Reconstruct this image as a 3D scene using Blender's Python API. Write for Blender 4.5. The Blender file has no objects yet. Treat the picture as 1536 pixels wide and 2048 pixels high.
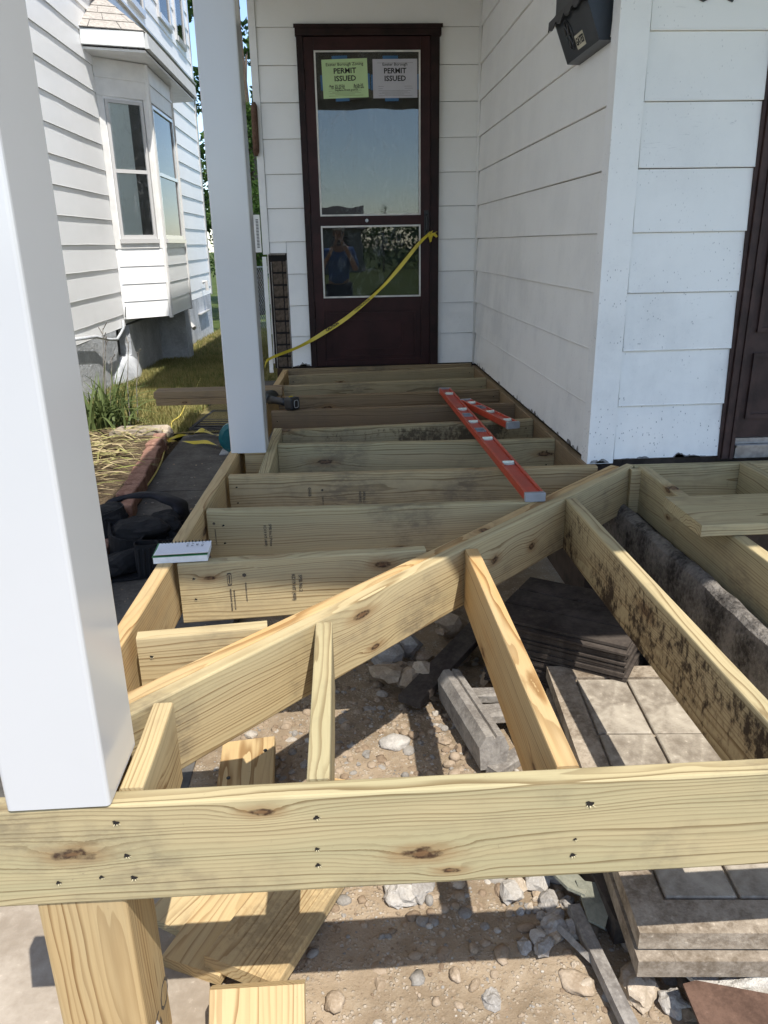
import bpy, bmesh, math, random
import numpy as np
from mathutils import Vector, Matrix, noise as mnoise
R = math.radians
rnd = random.Random(7)
scene = bpy.context.scene
col = scene.collection
G = -0.68                                   # ground level; z = 0 is the top of the porch framing

# ------------------------------------------------------------------ camera, sky, sun, exposure
cam_d = bpy.data.cameras.new('camera'); cam = bpy.data.objects.new('camera', cam_d); col.objects.link(cam)
cam_d.sensor_fit = 'VERTICAL'; cam_d.sensor_height = 24.0; cam_d.lens = 24.0 * 1530 / 2048
cam_d.clip_start = 0.02; cam_d.clip_end = 600
def _unit(v): return Vector(v).normalized()
_d = _unit((845 - 768, 5380 - 1024, 1530)); _y = Vector((673 - 768, 495 - 1024, 1530)); _y -= _d * _y.dot(_d); _y.normalize()
_z = -_d; _x = _y.cross(_z)
_r = Matrix((_x, _y, _z))
right = _r @ Vector((1, 0, 0)); up = _r @ Vector((0, -1, 0)); back = _r @ Vector((0, 0, -1))
m = Matrix((right, up, back)).transposed().to_4x4(); m.translation = (0, 0, 0.85)
cam.matrix_world = m
scene.camera = cam

SUN = Vector((0.225, -0.51, 1.0)).normalized()
el = math.asin(SUN.z); az = math.atan2(SUN.x, SUN.y)
w = bpy.data.worlds.new('World'); scene.world = w; w.use_nodes = True
nt = w.node_tree; bg = nt.nodes['Background']
sky = nt.nodes.new('ShaderNodeTexSky'); sky.sky_type = 'NISHITA'; sky.sun_disc = False
sky.sun_elevation = el; sky.sun_rotation = az; sky.air_density = 0.85; sky.dust_density = 0.4; sky.ozone_density = 1.0
nt.links.new(sky.outputs[0], bg.inputs[0]); bg.inputs[1].default_value = 0.15
sd = bpy.data.lights.new('sun', 'SUN'); sd.energy = 3.15; sd.angle = R(0.53); sd.color = (1.0, 0.965, 0.91)
so = bpy.data.objects.new('sun', sd); col.objects.link(so); so.rotation_euler = (-SUN).to_track_quat('-Z', 'Y').to_euler(); so.location = (3, -6, 12)
scene.view_settings.view_transform = 'Standard'; scene.view_settings.look = 'None'
scene.view_settings.exposure = 0.98; scene.view_settings.gamma = 1.0
scene.render.engine = 'CYCLES'
scene.cycles.max_bounces = 8; scene.cycles.diffuse_bounces = 4; scene.cycles.glossy_bounces = 4; scene.cycles.transparent_max_bounces = 12

# ------------------------------------------------------------------ object helpers
def link(o, parent=None):
    col.objects.link(o)
    if parent is not None: o.parent = parent
    return o
def tag(o, label=None, cat=None, group=None, kind=None):
    if label: o['label'] = label
    if cat: o['category'] = cat
    if group: o['group'] = group
    if kind: o['kind'] = kind
    return o
def thing(name, label, cat, loc=(0, 0, 0), rot=(0, 0, 0), group=None):
    o = bpy.data.objects.new(name, None); o.location = loc; o.rotation_euler = rot; o.empty_display_size = 0.1
    return link(tag(o, label, cat, group))
def mesh_obj(name, verts, faces, mat, parent=None, loc=(0, 0, 0), rot=(0, 0, 0), smooth=False):
    me = bpy.data.meshes.new(name); me.from_pydata([tuple(v) for v in verts], [], faces); me.update()
    bm = bmesh.new(); bm.from_mesh(me); bmesh.ops.recalc_face_normals(bm, faces=bm.faces); bm.to_mesh(me); bm.free()
    if smooth: me.polygons.foreach_set('use_smooth', [True] * len(me.polygons))
    if mat: me.materials.append(mat)
    o = bpy.data.objects.new(name, me); o.location = loc; o.rotation_euler = rot
    return link(o, parent)
class MB:
    """collects simple solids into one mesh"""
    def __init__(s): s.v = []; s.f = []
    def add(s, v, f):
        n = len(s.v); s.v += [tuple(p) for p in v]; s.f += [tuple(i + n for i in q) for q in f]; return s
    def box(s, a, b, mt=None):
        x0, y0, z0 = a; x1, y1, z1 = b
        v = [Vector(p) for p in ((x0,y0,z0),(x1,y0,z0),(x1,y1,z0),(x0,y1,z0),(x0,y0,z1),(x1,y0,z1),(x1,y1,z1),(x0,y1,z1))]
        if mt: v = [mt @ p for p in v]
        return s.add(v, [(3,2,1,0),(4,5,6,7),(0,1,5,4),(1,2,6,5),(2,3,7,6),(3,0,4,7)])
    def prism(s, poly, d0, d1, axis='x', mt=None):
        n = len(poly); v = []
        for d in (d0, d1):
            for a, b in poly:
                p = Vector((d, a, b)) if axis == 'x' else Vector((a, d, b)) if axis == 'y' else Vector((a, b, d))
                v.append(mt @ p if mt else p)
        f = [tuple(range(n - 1, -1, -1)), tuple(range(n, 2 * n))] + [(i, (i + 1) % n, n + (i + 1) % n, n + i) for i in range(n)]
        return s.add(v, f)
    def tube(s, pts, r, n=8, caps=True):
        pts = [Vector(p) for p in pts]; v = []; f = []
        prev = None
        for i, p in enumerate(pts):
            t = (pts[min(i + 1, len(pts) - 1)] - pts[max(i - 1, 0)]).normalized()
            a = prev if prev is not None else (Vector((0, 0, 1)) if abs(t.z) < .9 else Vector((1, 0, 0)))
            u = (a - t * a.dot(t)).normalized(); w_ = t.cross(u); prev = u
            rr = r[i] if isinstance(r, (list, tuple)) else r
            for k in range(n):
                an = 2 * math.pi * k / n; v.append(p + (u * math.cos(an) + w_ * math.sin(an)) * rr)
        for i in range(len(pts) - 1):
            for k in range(n): f.append((i*n+k, i*n+(k+1)%n, (i+1)*n+(k+1)%n, (i+1)*n+k))
        if caps: f += [tuple(range(n - 1, -1, -1)), tuple(range((len(pts)-1)*n, len(pts)*n))]
        return s.add(v, f)
    def ribbon(s, pts, width_vecs, th=0.001):
        v = []; f = []
        for p, wv in zip(pts, width_vecs):
            p = Vector(p); wv = Vector(wv); v += [p - wv, p + wv]
        for i in range(len(pts) - 1): f.append((2*i, 2*i+1, 2*i+3, 2*i+2))
        return s.add(v, f)
    def build(s, name, mat, parent=None, loc=(0,0,0), rot=(0,0,0), smooth=False):
        return mesh_obj(name, s.v, s.f, mat, parent, loc, rot, smooth)
def rrect(w_, h_, r=0.004, n=3):
    """rounded rectangle centred on the origin"""
    out = []
    for cx, cy, a0 in ((w_/2-r, h_/2-r, 0), (-w_/2+r, h_/2-r, 90), (-w_/2+r, -h_/2+r, 180), (w_/2-r, -h_/2+r, 270)):
        for k in range(n): out.append((cx + r*math.cos(R(a0 + 90*k/(n-1))), cy + r*math.sin(R(a0 + 90*k/(n-1)))))
    return out
def bevel_box(name, size, mat, parent=None, loc=(0,0,0), rot=(0,0,0), r=0.004, seg=2):
    bm = bmesh.new(); bmesh.ops.create_cube(bm, size=1.0); bmesh.ops.scale(bm, vec=size, verts=bm.verts)
    bmesh.ops.bevel(bm, geom=bm.edges[:], offset=min(r, min(size) * .45), segments=seg, affect='EDGES', profile=.5)
    me = bpy.data.meshes.new(name); bm.to_mesh(me); bm.free(); me.materials.append(mat)
    o = bpy.data.objects.new(name, me); o.location = loc; o.rotation_euler = rot
    return link(o, parent)
def text_obj(name, s, size, mat, parent, mw, extrude=0.0002, bold=0.0, align='CENTER', squeeze=1.0):
    """text as a flat mesh; mw maps text x/y/normal into the parent's space"""
    cu = bpy.data.curves.new(name, 'FONT'); cu.body = s; cu.size = size; cu.extrude = extrude; cu.offset = bold
    cu.align_x = align; cu.align_y = 'CENTER'; cu.resolution_u = 2
    t = bpy.data.objects.new(name, cu); col.objects.link(t)
    dg = bpy.context.evaluated_depsgraph_get(); me = bpy.data.meshes.new_from_object(t.evaluated_get(dg))
    bpy.data.objects.remove(t); bpy.data.curves.remove(cu)
    me.name = name; me.materials.clear(); me.materials.append(mat)
    me.transform(Matrix.Diagonal((squeeze, 1, 1, 1)))
    o = bpy.data.objects.new(name, me); o.matrix_local = mw
    return link(o, parent)
def frame_m(origin, xdir, ydir):
    x = Vector(xdir).normalized(); y = Vector(ydir).normalized(); z = x.cross(y)
    mm = Matrix((x, y, z)).transposed().to_4x4(); mm.translation = origin; return mm

# ------------------------------------------------------------------ material helpers
class NT:
    def __init__(s, name):
        s.m = bpy.data.materials.new(name); s.m.use_nodes = True; s.t = s.m.node_tree; s.n = s.t.nodes
        s.b = s.n['Principled BSDF']; s.out = s.n['Material Output']
    def node(s, typ, **kw):
        n = s.n.new(typ)
        for k, v in kw.items(): setattr(n, k, v)
        return n
    def set(s, sock, v):
        if hasattr(v, 'is_linked') or hasattr(v, 'links'): s.t.links.new(v, sock)
        else:
            if isinstance(v, (tuple, list)) and len(v) == 3 and sock.type == 'RGBA': v = (*v, 1)
            sock.default_value = v
    def math(s, op, a, b=0.0, c=0.0, clamp=False):
        n = s.node('ShaderNodeMath', operation=op, use_clamp=clamp)
        for i, v in enumerate((a, b, c)): s.set(n.inputs[i], v)
        return n.outputs[0]
    def vmath(s, op, a, b=(0,0,0)):
        n = s.node('ShaderNodeVectorMath', operation=op); s.set(n.inputs[0], a); s.set(n.inputs[1], b); return n.outputs[0]
    def obj(s): return s.node('ShaderNodeTexCoord').outputs['Object']
    def pos(s): return s.node('ShaderNodeNewGeometry').outputs['Position']
    def attr(s, name):
        n = s.node('ShaderNodeAttribute', attribute_type='OBJECT', attribute_name=name); return n.outputs['Fac']
    def noise(s, vec, scale=5, detail=4, rough=.55, dist=0.0):
        n = s.node('ShaderNodeTexNoise'); s.set(n.inputs['Vector'], vec)
        n.inputs['Scale'].default_value = scale; n.inputs['Detail'].default_value = detail; n.inputs['Roughness'].default_value = rough; n.inputs['Distortion'].default_value = dist
        return n.outputs['Fac']
    def voronoi(s, vec, scale=5, feature='F1', dim='3D', out='Distance', rand=1.0):
        n = s.node('ShaderNodeTexVoronoi', feature=feature, voronoi_dimensions=dim); s.set(n.inputs['Vector'], vec); n.inputs['Scale'].default_value = scale
        n.inputs['Randomness'].default_value = rand
        return n.outputs[out]
    def ramp(s, v, lo, hi, a=0.0, b=1.0, smooth=True):
        n = s.node('ShaderNodeMapRange'); n.interpolation_type = 'SMOOTHSTEP' if smooth else 'LINEAR'
        for i, x in enumerate((v, lo, hi, a, b)): s.set(n.inputs[i], x)
        return n.outputs[0]
    def mix(s, f, a, b, mode='MIX'):
        n = s.node('ShaderNodeMix', data_type='RGBA', blend_type=mode); s.set(n.inputs[0], f); s.set(n.inputs[6], a); s.set(n.inputs[7], b); return n.outputs[2]
    def base(s, c): s.set(s.b.inputs['Base Color'], c)
    def rough(s, v): s.set(s.b.inputs['Roughness'], v)
    def spec(s, v): s.b.inputs['Specular IOR Level'].default_value = v
    def bump(s, h, strength=.3, dist=.01):
        n = s.node('ShaderNodeBump'); n.inputs['Strength'].default_value = strength; n.inputs['Distance'].default_value = dist
        s.set(n.inputs['Height'], h); s.t.links.new(n.outputs[0], s.b.inputs['Normal'])
def plain(name, c, rough=.6, metal=0.0, var=.15, scale=12, spec=.5, bump=0.0):
    k = NT(name); p = k.obj(); n = k.noise(p, scale, 5)
    k.base(k.mix(k.ramp(n, .3, .7), tuple(x*(1-var) for x in c), tuple(min(1, x*(1+var)) for x in c)))
    k.rough(k.math('ADD', rough - .06, k.math('MULTIPLY', n, .12))); k.b.inputs['Metallic'].default_value = metal; k.spec(spec)
    if bump: k.bump(k.noise(p, scale*6, 4), bump, .004)
    return k.m

def make_wood():
    k = NT('treated_pine'); P = k.obj(); seed = k.attr('seed')
    comb = k.node('ShaderNodeCombineXYZ'); k.set(comb.inputs[0], k.math('MULTIPLY', seed, 7.31)); k.set(comb.inputs[1], k.math('MULTIPLY', seed, .37)); k.set(comb.inputs[2], k.math('MULTIPLY', seed, 1.7))
    Q = k.vmath('ADD', P, comb.outputs[0])
    sx = k.node('ShaderNodeSeparateXYZ'); k.set(sx.inputs[0], P)
    lowf = k.noise(k.vmath('MULTIPLY', Q, (1.1, 5, 5)), 1.6, 2, .5)
    midf = k.noise(k.vmath('MULTIPLY', Q, (2.5, 14, 14)), 2.0, 3, .5)
    # knots: stretched 2D cells in the x/z face
    vo = k.node('ShaderNodeTexVoronoi', voronoi_dimensions='2D'); vo.inputs['Scale'].default_value = 1.0
    cz = k.node('ShaderNodeSeparateXYZ'); k.set(cz.inputs[0], Q)
    kv = k.node('ShaderNodeCombineXYZ'); k.set(kv.inputs[0], k.math('MULTIPLY', cz.outputs[0], 1.9)); k.set(kv.inputs[1], k.math('ADD', k.math('MULTIPLY', cz.outputs[2], 5.5), k.math('MULTIPLY', cz.outputs[1], 2.0)))
    k.set(vo.inputs['Vector'], kv.outputs[0])
    sc = k.node('ShaderNodeSeparateColor'); k.set(sc.inputs[0], vo.outputs['Color'])
    ksz = k.math('ADD', .75, k.math('MULTIPLY', sc.outputs[1], 1.1))
    kd = k.math('MULTIPLY', k.math('ADD', vo.outputs['Distance'], k.math('MULTIPLY', k.math('SUBTRACT', k.noise(k.vmath('MULTIPLY', Q, (16, 40, 40)), 1.0, 4, .65), .5), .07)), ksz)
    kd = k.math('ADD', kd, k.math('MULTIPLY', k.math('GREATER_THAN', sc.outputs[0], .52), 9.0))
    for q in ('1', '2'):
        ex = k.math('DIVIDE', k.math('SUBTRACT', sx.outputs[0], k.attr('kx' + q)), k.attr('kl' + q)); ez = k.math('DIVIDE', k.math('SUBTRACT', sx.outputs[2], k.attr('kz' + q)), .22)
        dd = k.math('SQRT', k.math('ADD', k.math('MULTIPLY', ex, ex), k.math('MULTIPLY', ez, ez)))
        kd = k.math('MINIMUM', kd, k.math('ADD', dd, k.math('MULTIPLY', k.math('SUBTRACT', k.noise(k.vmath('MULTIPLY', Q, (30, 60, 60)), 1.0, 4, .65), .5), .085)))
    kn = k.math('POWER', 2.718, k.math('MULTIPLY', k.math('MULTIPLY', kd, kd), -42.0))
    py = k.attr('py'); pz = k.attr('pz')
    dy = k.math('SUBTRACT', sx.outputs[1], py); dz = k.math('SUBTRACT', sx.outputs[2], pz)
    r = k.math('SQRT', k.math('ADD', k.math('MULTIPLY', dy, dy), k.math('MULTIPLY', dz, dz)))
    r = k.math('ADD', r, k.math('MULTIPLY', k.math('SUBTRACT', lowf, .5), .042))
    r = k.math('ADD', r, k.math('MULTIPLY', k.math('SUBTRACT', midf, .5), .0045))
    r = k.math('ADD', r, k.math('MULTIPLY', kn, .020))
    v = k.math('ADD', k.math('MULTIPLY', r, 118.0), k.math('MULTIPLY', k.noise(k.vmath('MULTIPLY', Q, (.5, 7, 7)), 3.0, 2), 3.2))
    saw = k.math('FRACT', v)
    wn = k.node('ShaderNodeTexWhiteNoise', noise_dimensions='1D'); k.set(wn.inputs['W'], k.math('FLOOR', v))
    line = k.math('MULTIPLY', k.ramp(saw, .42, .93), k.ramp(saw, .95, 1.0, 1.0, 0.0))
    line = k.math('MULTIPLY', line, k.math('ADD', k.math('MULTIPLY', k.math('POWER', wn.outputs[0], 1.6), .95), .22))
    fib = k.math('ADD', k.math('MULTIPLY', k.noise(k.vmath('MULTIPLY', Q, (8, 330, 330)), 1.0, 3, .6), .6), k.math('MULTIPLY', k.noise(k.vmath('MULTIPLY', Q, (3, 70, 70)), 1.0, 4, .6), .4))
    green = k.attr('green'); warm = k.attr('warm'); brown = k.attr('brown')
    patch = k.ramp(k.noise(k.vmath('MULTIPLY', Q, (.9, 6, 6)), 1.5, 3), .35, .65)
    early = k.mix(k.math('MULTIPLY', green, k.math('ADD', .45, k.math('MULTIPLY', patch, .55)), clamp=True), (.555, .430, .235), (.395, .352, .200))
    late = k.mix(green, (.23, .13, .048), (.145, .105, .045))
    c = k.mix(k.math('MULTIPLY', line, .86), early, late)
    c = k.mix(k.math('MULTIPLY', warm, k.math('ADD', .35, k.math('MULTIPLY', patch, .65)), clamp=True), c, k.mix(k.math('MULTIPLY', line, .85), (.60, .345, .125), (.30, .135, .034)))
    c = k.mix(brown, c, k.mix(line, (.175, .108, .062), (.085, .05, .028)))
    c = k.mix(k.math('MULTIPLY', k.math('SUBTRACT', fib, .34), 1.1, clamp=True), c, k.mix(.5, c, (.20, .13, .06)))
    # knots
    c = k.mix(k.ramp(kd, .15, .045, 0, .55), c, (.27, .15, .06))
    ring = k.math('MULTIPLY', k.ramp(kd, .06, .035), k.ramp(k.noise(Q, 90, 3), .3, .6, .45, 1.0))
    c = k.mix(ring, c, (.055, .028, .014))
    c = k.mix(k.ramp(kd, .030, .012, 0, .75), c, (.20, .11, .05))
    # handling grime, bark / mud stains
    gr = k.attr('grime')
    g1 = k.math('MULTIPLY', k.ramp(k.noise(Q, 3.2, 6, .62), .46, .70), k.ramp(k.noise(k.vmath('MULTIPLY', Q, (24, 60, 60)), 1.0, 4, .7), .35, .6, .3, 1))
    c = k.mix(k.math('MULTIPLY', gr, g1, clamp=True), c, (.115, .092, .066))
    scr = k.math('MULTIPLY', k.ramp(k.noise(k.vmath('MULTIPLY', Q, (30, 14, 14)), 2.0, 5, .75, 1.5), .66, .74), .5)
    c = k.mix(scr, c, (.13, .095, .06))
    st = k.attr('stain')
    sn = k.math('ADD', k.math('MULTIPLY', k.noise(k.vmath('MULTIPLY', Q, (2.2, 3.5, 3.5)), 1.0, 2), .62), k.math('MULTIPLY', k.noise(k.vmath('MULTIPLY', Q, (60, 60, 38)), 1.0, 5, .7), .42))
    st = k.math('MULTIPLY', st, k.ramp(sx.outputs[2], .088, .070))
    sm = k.math('MULTIPLY', st, k.ramp(sn, .515, .60, 0, .92), clamp=True)
    halo = k.math('MULTIPLY', st, k.ramp(sn, .44, .60, 0, .55), clamp=True)
    c = k.mix(halo, c, (.22, .145, .07)); c = k.mix(sm, c, (.028, .017, .011))
    k.base(c); k.rough(k.math('ADD', .62, k.math('MULTIPLY', fib, .25))); k.spec(.25)
    h = k.math('ADD', k.math('MULTIPLY', line, .5), k.math('ADD', k.math('MULTIPLY', fib, .6), k.math('MULTIPLY', sm, 1.5)))
    k.bump(h, .35, .0016)
    return k.m
WOOD = make_wood()

def make_siding(name, dirt, speck, tint=(.87, .855, .815), low=1.0):
    k = NT(name); P = k.pos(); sp3 = k.node('ShaderNodeSeparateXYZ'); k.set(sp3.inputs[0], P)
    a = k.noise(k.vmath('MULTIPLY', P, (1, 1, 1.6)), 1.5, 6, .6)
    b = k.noise(k.vmath('MULTIPLY', P, (4, 4, 2.2)), 1.0, 6, .68)
    lowz = k.ramp(sp3.outputs[2], 1.3, .0, .35, low)
    f = k.math('MULTIPLY', k.math('MULTIPLY', k.ramp(k.math('ADD', k.math('MULTIPLY', a, .5), k.math('MULTIPLY', b, .5)), .42, .66), lowz), dirt, clamp=True)
    c = k.mix(f, tint, (.44, .445, .45))
    fine = k.noise(P, 70, 5, .75); c = k.mix(k.math('MULTIPLY', k.math('MULTIPLY', k.ramp(fine, .56, .70), f), .8, clamp=True), c, (.33, .335, .345))
    vd = k.voronoi(k.vmath('MULTIPLY', P, (1, 1, .55)), 85)
    sp = k.math('MULTIPLY', k.ramp(vd, .20, .09), k.ramp(k.noise(P, 9, 4, .6), .46, .60))
    c = k.mix(k.math('MULTIPLY', k.math('MULTIPLY', sp, lowz), speck, clamp=True), c, (.24, .24, .25))
    scr = k.math('MULTIPLY', k.ramp(k.noise(k.vmath('MULTIPLY', P, (9, 9, 70)), 1.0, 5, .75, 1.2), .60, .70), k.ramp(k.noise(P, 3.1, 3), .54, .66))
    c = k.mix(k.math('MULTIPLY', scr, .5 * speck + .06, clamp=True), c, (.40, .40, .41))
    k.base(c); k.rough(.42); k.spec(.4); k.bump(k.noise(k.vmath('MULTIPLY', P, (2.5, 2.5, 5)), 1.5, 3), .12, .02)
    return k.m
SIDE_DOOR = make_siding('painted_siding', .22, .2)
SIDE_WALL = make_siding('grubby_siding', .42, .4)
SIDE_FRONT = make_siding('speckled_siding', .40, 1.0, (.875, .865, .835), 1.1)
SIDE_NB = make_siding('chalky_siding', .16, .25, (.95, .945, .93), .5)
VINYL = plain('white_vinyl', (.575, .565, .55), .15, var=.015, scale=2, spec=.5)
TRIM = plain('white_trim', (.80, .785, .75), .4, var=.06, scale=6)
DARK = plain('dark_void', (.02, .018, .016), .9)
SHEATH = plain('old_sheathing', (.075, .052, .038), .9, var=.35, bump=.4)
DOORB = plain('oxblood_paint', (.034, .011, .010), .42, var=.3, scale=7, spec=.22)
DOORF = plain('dark_brown_frame', (.020, .0085, .0075), .5, var=.35, scale=9, spec=.22)
BROWN2 = plain('faded_brown_paint', (.050, .028, .024), .55, var=.3, scale=14, spec=.3, bump=.2)
BEADW = plain('white_glazing_bead', (.62, .60, .55), .45)
METAL = plain('worn_aluminium', (.36, .35, .35), .38, metal=.7, var=.2, scale=30)
STEEL = plain('galvanised_steel', (.45, .46, .46), .45, metal=.8, var=.15)
BLACKP = plain('black_plastic', (.012, .012, .013), .45)
BLACKB = plain('black_enamel', (.012, .015, .020), .38, var=.3, scale=20)
CLOTH = plain('black_nylon', (.0065, .0065, .008), .85, var=.35, scale=40, bump=.5)
RED = plain('red_level_paint', (.46, .055, .022), .42, var=.12, scale=25)
REDIN = plain('red_level_web', (.40, .040, .020), .45, var=.12)
GREYCAP = plain('grey_rubber_cap', (.27, .275, .28), .6, var=.12)
VIAL = plain('clear_vial', (.50, .52, .48), .2)
TAPE = plain('yellow_tape', (.56, .44, .035), .38, var=.12, scale=8)
INK = plain('black_ink', (.012, .012, .012), .7)
STAMP = plain('faded_stamp_ink', (.085, .070, .050), .85, var=.3, scale=60)
CORD = plain('yellow_cord', (.62, .50, .10), .5)
PAPERG = plain('green_paper', (.50, .66, .34), .8, var=.03)
PAPERW = plain('grey_paper', (.50, .49, .52), .8, var=.03)
BTAPE = plain('blue_painter_tape', (.045, .13, .26), .6)
TEAL = plain('teal_plastic', (.012, .13, .15), .4)
CONC = None
def make_stone(name, c0, c1, scale=6, bump=.6, crack=0.0, dist=.008, space='obj'):
    k = NT(name); P = k.obj() if space == 'obj' else k.pos()
    a = k.noise(P, scale, 7, .62); b = k.noise(P, scale*9, 5, .65)
    c = k.mix(k.ramp(k.math('ADD', k.math('MULTIPLY', a, .65), k.math('MULTIPLY', b, .35)), .36, .64), c0, c1)
    c = k.mix(k.ramp(b, .62, .74, 0, .5), c, tuple(x*1.5 for x in c1))
    k.base(c); k.rough(.92); k.spec(.2); k.bump(k.math('ADD', a, k.math('MULTIPLY', b, .6)), bump, dist)
    return k.m
CONC = make_stone('weathered_concrete', (.075, .068, .060), (.135, .125, .110), 5, .4, space='pos')
PALEC = make_stone('dusty_concrete', (.275, .225, .17), (.40, .34, .27), 4, .35, space='pos')
OLDC = make_stone('broken_footing', (.045, .039, .034), (.30, .27, .235), 8, 1.0, dist=.02, space='pos')
RENDER = make_stone('grey_render', (.40, .415, .43), (.60, .615, .63), 3, .9, dist=.02, space='pos')
BRICK = make_stone('red_brick', (.20, .10, .07), (.38, .225, .165), 14, .6)
ROCKS = [make_stone('tan_rock', (.36, .29, .21), (.54, .45, .345), 14, .6), make_stone('grey_rock', (.25, .225, .195), (.43, .395, .35), 16, .7),
         make_stone('brown_rock', (.30, .225, .15), (.46, .365, .265), 14, .6), make_stone('white_rock', (.36, .325, .28), (.52, .48, .42), 18, .7)]
SLATE = make_stone('olive_slate', (.15, .15, .115), (.27, .265, .205), 9, .35)
PLASTER = make_stone('crumbled_plaster', (.40, .36, .30), (.70, .66, .58), 18, 1.2)
GREYW = make_stone('weathered_grey_wood', (.16, .14, .12), (.33, .30, .26), 10, .5)
BOARDG = make_stone('grey_old_board', (.14, .105, .07), (.36, .30, .23), 9, .3)
PANEL = make_stone('dusty_old_panel', (.20, .165, .125), (.44, .385, .305), 5, .35)
RUST = make_stone('rusty_sheet', (.070, .040, .027), (.15, .088, .060), 9, .3)
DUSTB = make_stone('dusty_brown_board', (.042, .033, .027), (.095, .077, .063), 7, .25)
SHING = make_stone('beige_shingle', (.33, .30, .27), (.50, .465, .42), 30, .6)

def make_ground():
    k = NT('sandy_dirt'); P = k.pos()
    a = k.noise(P, 2.2, 7, .62); b = k.noise(P, 22, 6, .65); d = k.noise(P, 120, 4, .7)
    c = k.mix(k.ramp(a, .38, .64), (.235, .175, .113), (.36, .275, .185))
    c = k.mix(k.ramp(b, .45, .68, 0, .55), c, (.40, .32, .225))
    v = k.node('ShaderNodeTexVoronoi'); k.set(v.inputs['Vector'], P); v.inputs['Scale'].default_value = 95
    g = k.math('MULTIPLY', k.ramp(v.outputs['Distance'], .42, .30), k.ramp(b, .42, .6))
    c = k.mix(k.math('MULTIPLY', g, .5), c, k.mix(k.math('FRACT', k.math('MULTIPLY', k.vmath('DOT_PRODUCT', v.outputs['Color'], (1, 1, 1)), 3.7)), (.27, .20, .13), (.62, .54, .44)))
    c = k.mix(k.ramp(d, .60, .75, 0, .6), c, (.14, .10, .065))
    k.base(c); k.rough(.95); k.spec(.12)
    k.bump(k.math('ADD', k.math('MULTIPLY', b, .8), k.math('ADD', k.math('MULTIPLY', d, .35), k.math('MULTIPLY', g, .35))), .8, .012)
    return k.m
DIRT = make_ground()
def make_grassy(name, c0, c1, c2):
    k = NT(name); P = k.pos(); a = k.noise(P, 1.1, 6, .6); b = k.noise(P, 60, 4, .7)
    c = k.mix(k.ramp(a, .38, .62), c0, c1); c = k.mix(k.ramp(b, .4, .7), c, c2)
    k.base(c); k.rough(.95); k.spec(.1); k.bump(b, .8, .02); return k.m
LAWN = make_grassy('lawn_soil', (.15, .145, .045), (.31, .25, .115), (.12, .10, .045))
FARL = make_grassy('mown_grass', (.06, .085, .02), (.10, .12, .03), (.05, .07, .018))
SOIL = make_grassy('bed_soil', (.09, .065, .04), (.15, .11, .07), (.05, .035, .02))
def leafy(name, c0, c1, trans=.3):
    k = NT(name); P = k.pos(); a = k.noise(P, 3.5, 5, .6); b = k.node('ShaderNodeNewGeometry').outputs['Random Per Island']
    c = k.mix(b, c0, c1); c = k.mix(k.ramp(a, .4, .65, 0, .5), c, c1)
    k.base(c); k.rough(.6); k.spec(.25)
    tr = k.node('ShaderNodeBsdfTranslucent'); k.set(tr.inputs[0], c); mx = k.node('ShaderNodeMixShader'); mx.inputs[0].default_value = trans
    k.t.links.new(k.b.outputs[0], mx.inputs[1]); k.t.links.new(tr.outputs[0], mx.inputs[2]); k.t.links.new(mx.outputs[0], k.out.inputs[0])
    return k.m
GRASS = leafy('grass_blades', (.085, .13, .026), (.38, .315, .125))
STRAW = leafy('dry_straw', (.26, .19, .09), (.56, .46, .27), .2)
STRAWG = leafy('yellowing_leaf', (.24, .26, .07), (.50, .44, .20), .25)
BLADE = leafy('daylily_leaf', (.06, .10, .028), (.17, .21, .075))
CROWN = leafy('tree_leaves', (.022, .055, .012), (.085, .15, .03), .35)
BARK = make_stone('bark', (.06, .045, .03), (.13, .10, .075), 12, .9)
def make_glass(name, ior=2.1, tint=(.9, .93, .92)):
    k = NT(name); fr = k.node('ShaderNodeFresnel'); fr.inputs[0].default_value = ior
    g = k.node('ShaderNodeBsdfGlossy'); g.inputs['Roughness'].default_value = .004
    n = k.noise(k.vmath('MULTIPLY', k.pos(), (1, 1, 1)), 2.2, 2); bp = k.node('ShaderNodeBump'); bp.inputs['Strength'].default_value = .05; bp.inputs['Distance'].default_value = .02
    k.set(bp.inputs['Height'], n); k.t.links.new(bp.outputs[0], g.inputs['Normal'])
    t = k.node('ShaderNodeBsdfTransparent'); t.inputs[0].default_value = (*tint, 1)
    mx = k.node('ShaderNodeMixShader'); k.t.links.new(fr.outputs[0], mx.inputs[0]); k.t.links.new(t.outputs[0], mx.inputs[1]); k.t.links.new(g.outputs[0], mx.inputs[2])
    # a little dust film that catches light
    df = k.node('ShaderNodeBsdfDiffuse'); df.inputs[0].default_value = (.6, .62, .64, 1)
    sm = k.math('MULTIPLY', k.ramp(k.noise(k.vmath('MULTIPLY', k.pos(), (9, 1, 5)), 1.3, 6, .7, 1.5), .50, .72), .10)
    m2 = k.node('ShaderNodeMixShader'); k.set(m2.inputs[0], sm); k.t.links.new(mx.outputs[0], m2.inputs[1]); k.t.links.new(df.outputs[0], m2.inputs[2])
    k.t.links.new(m2.outputs[0], k.out.inputs[0]); return k.m
GLASS = make_glass('storm_door_glass', 1.68)
WGLASS = make_glass('window_glass', 1.45)

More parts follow.
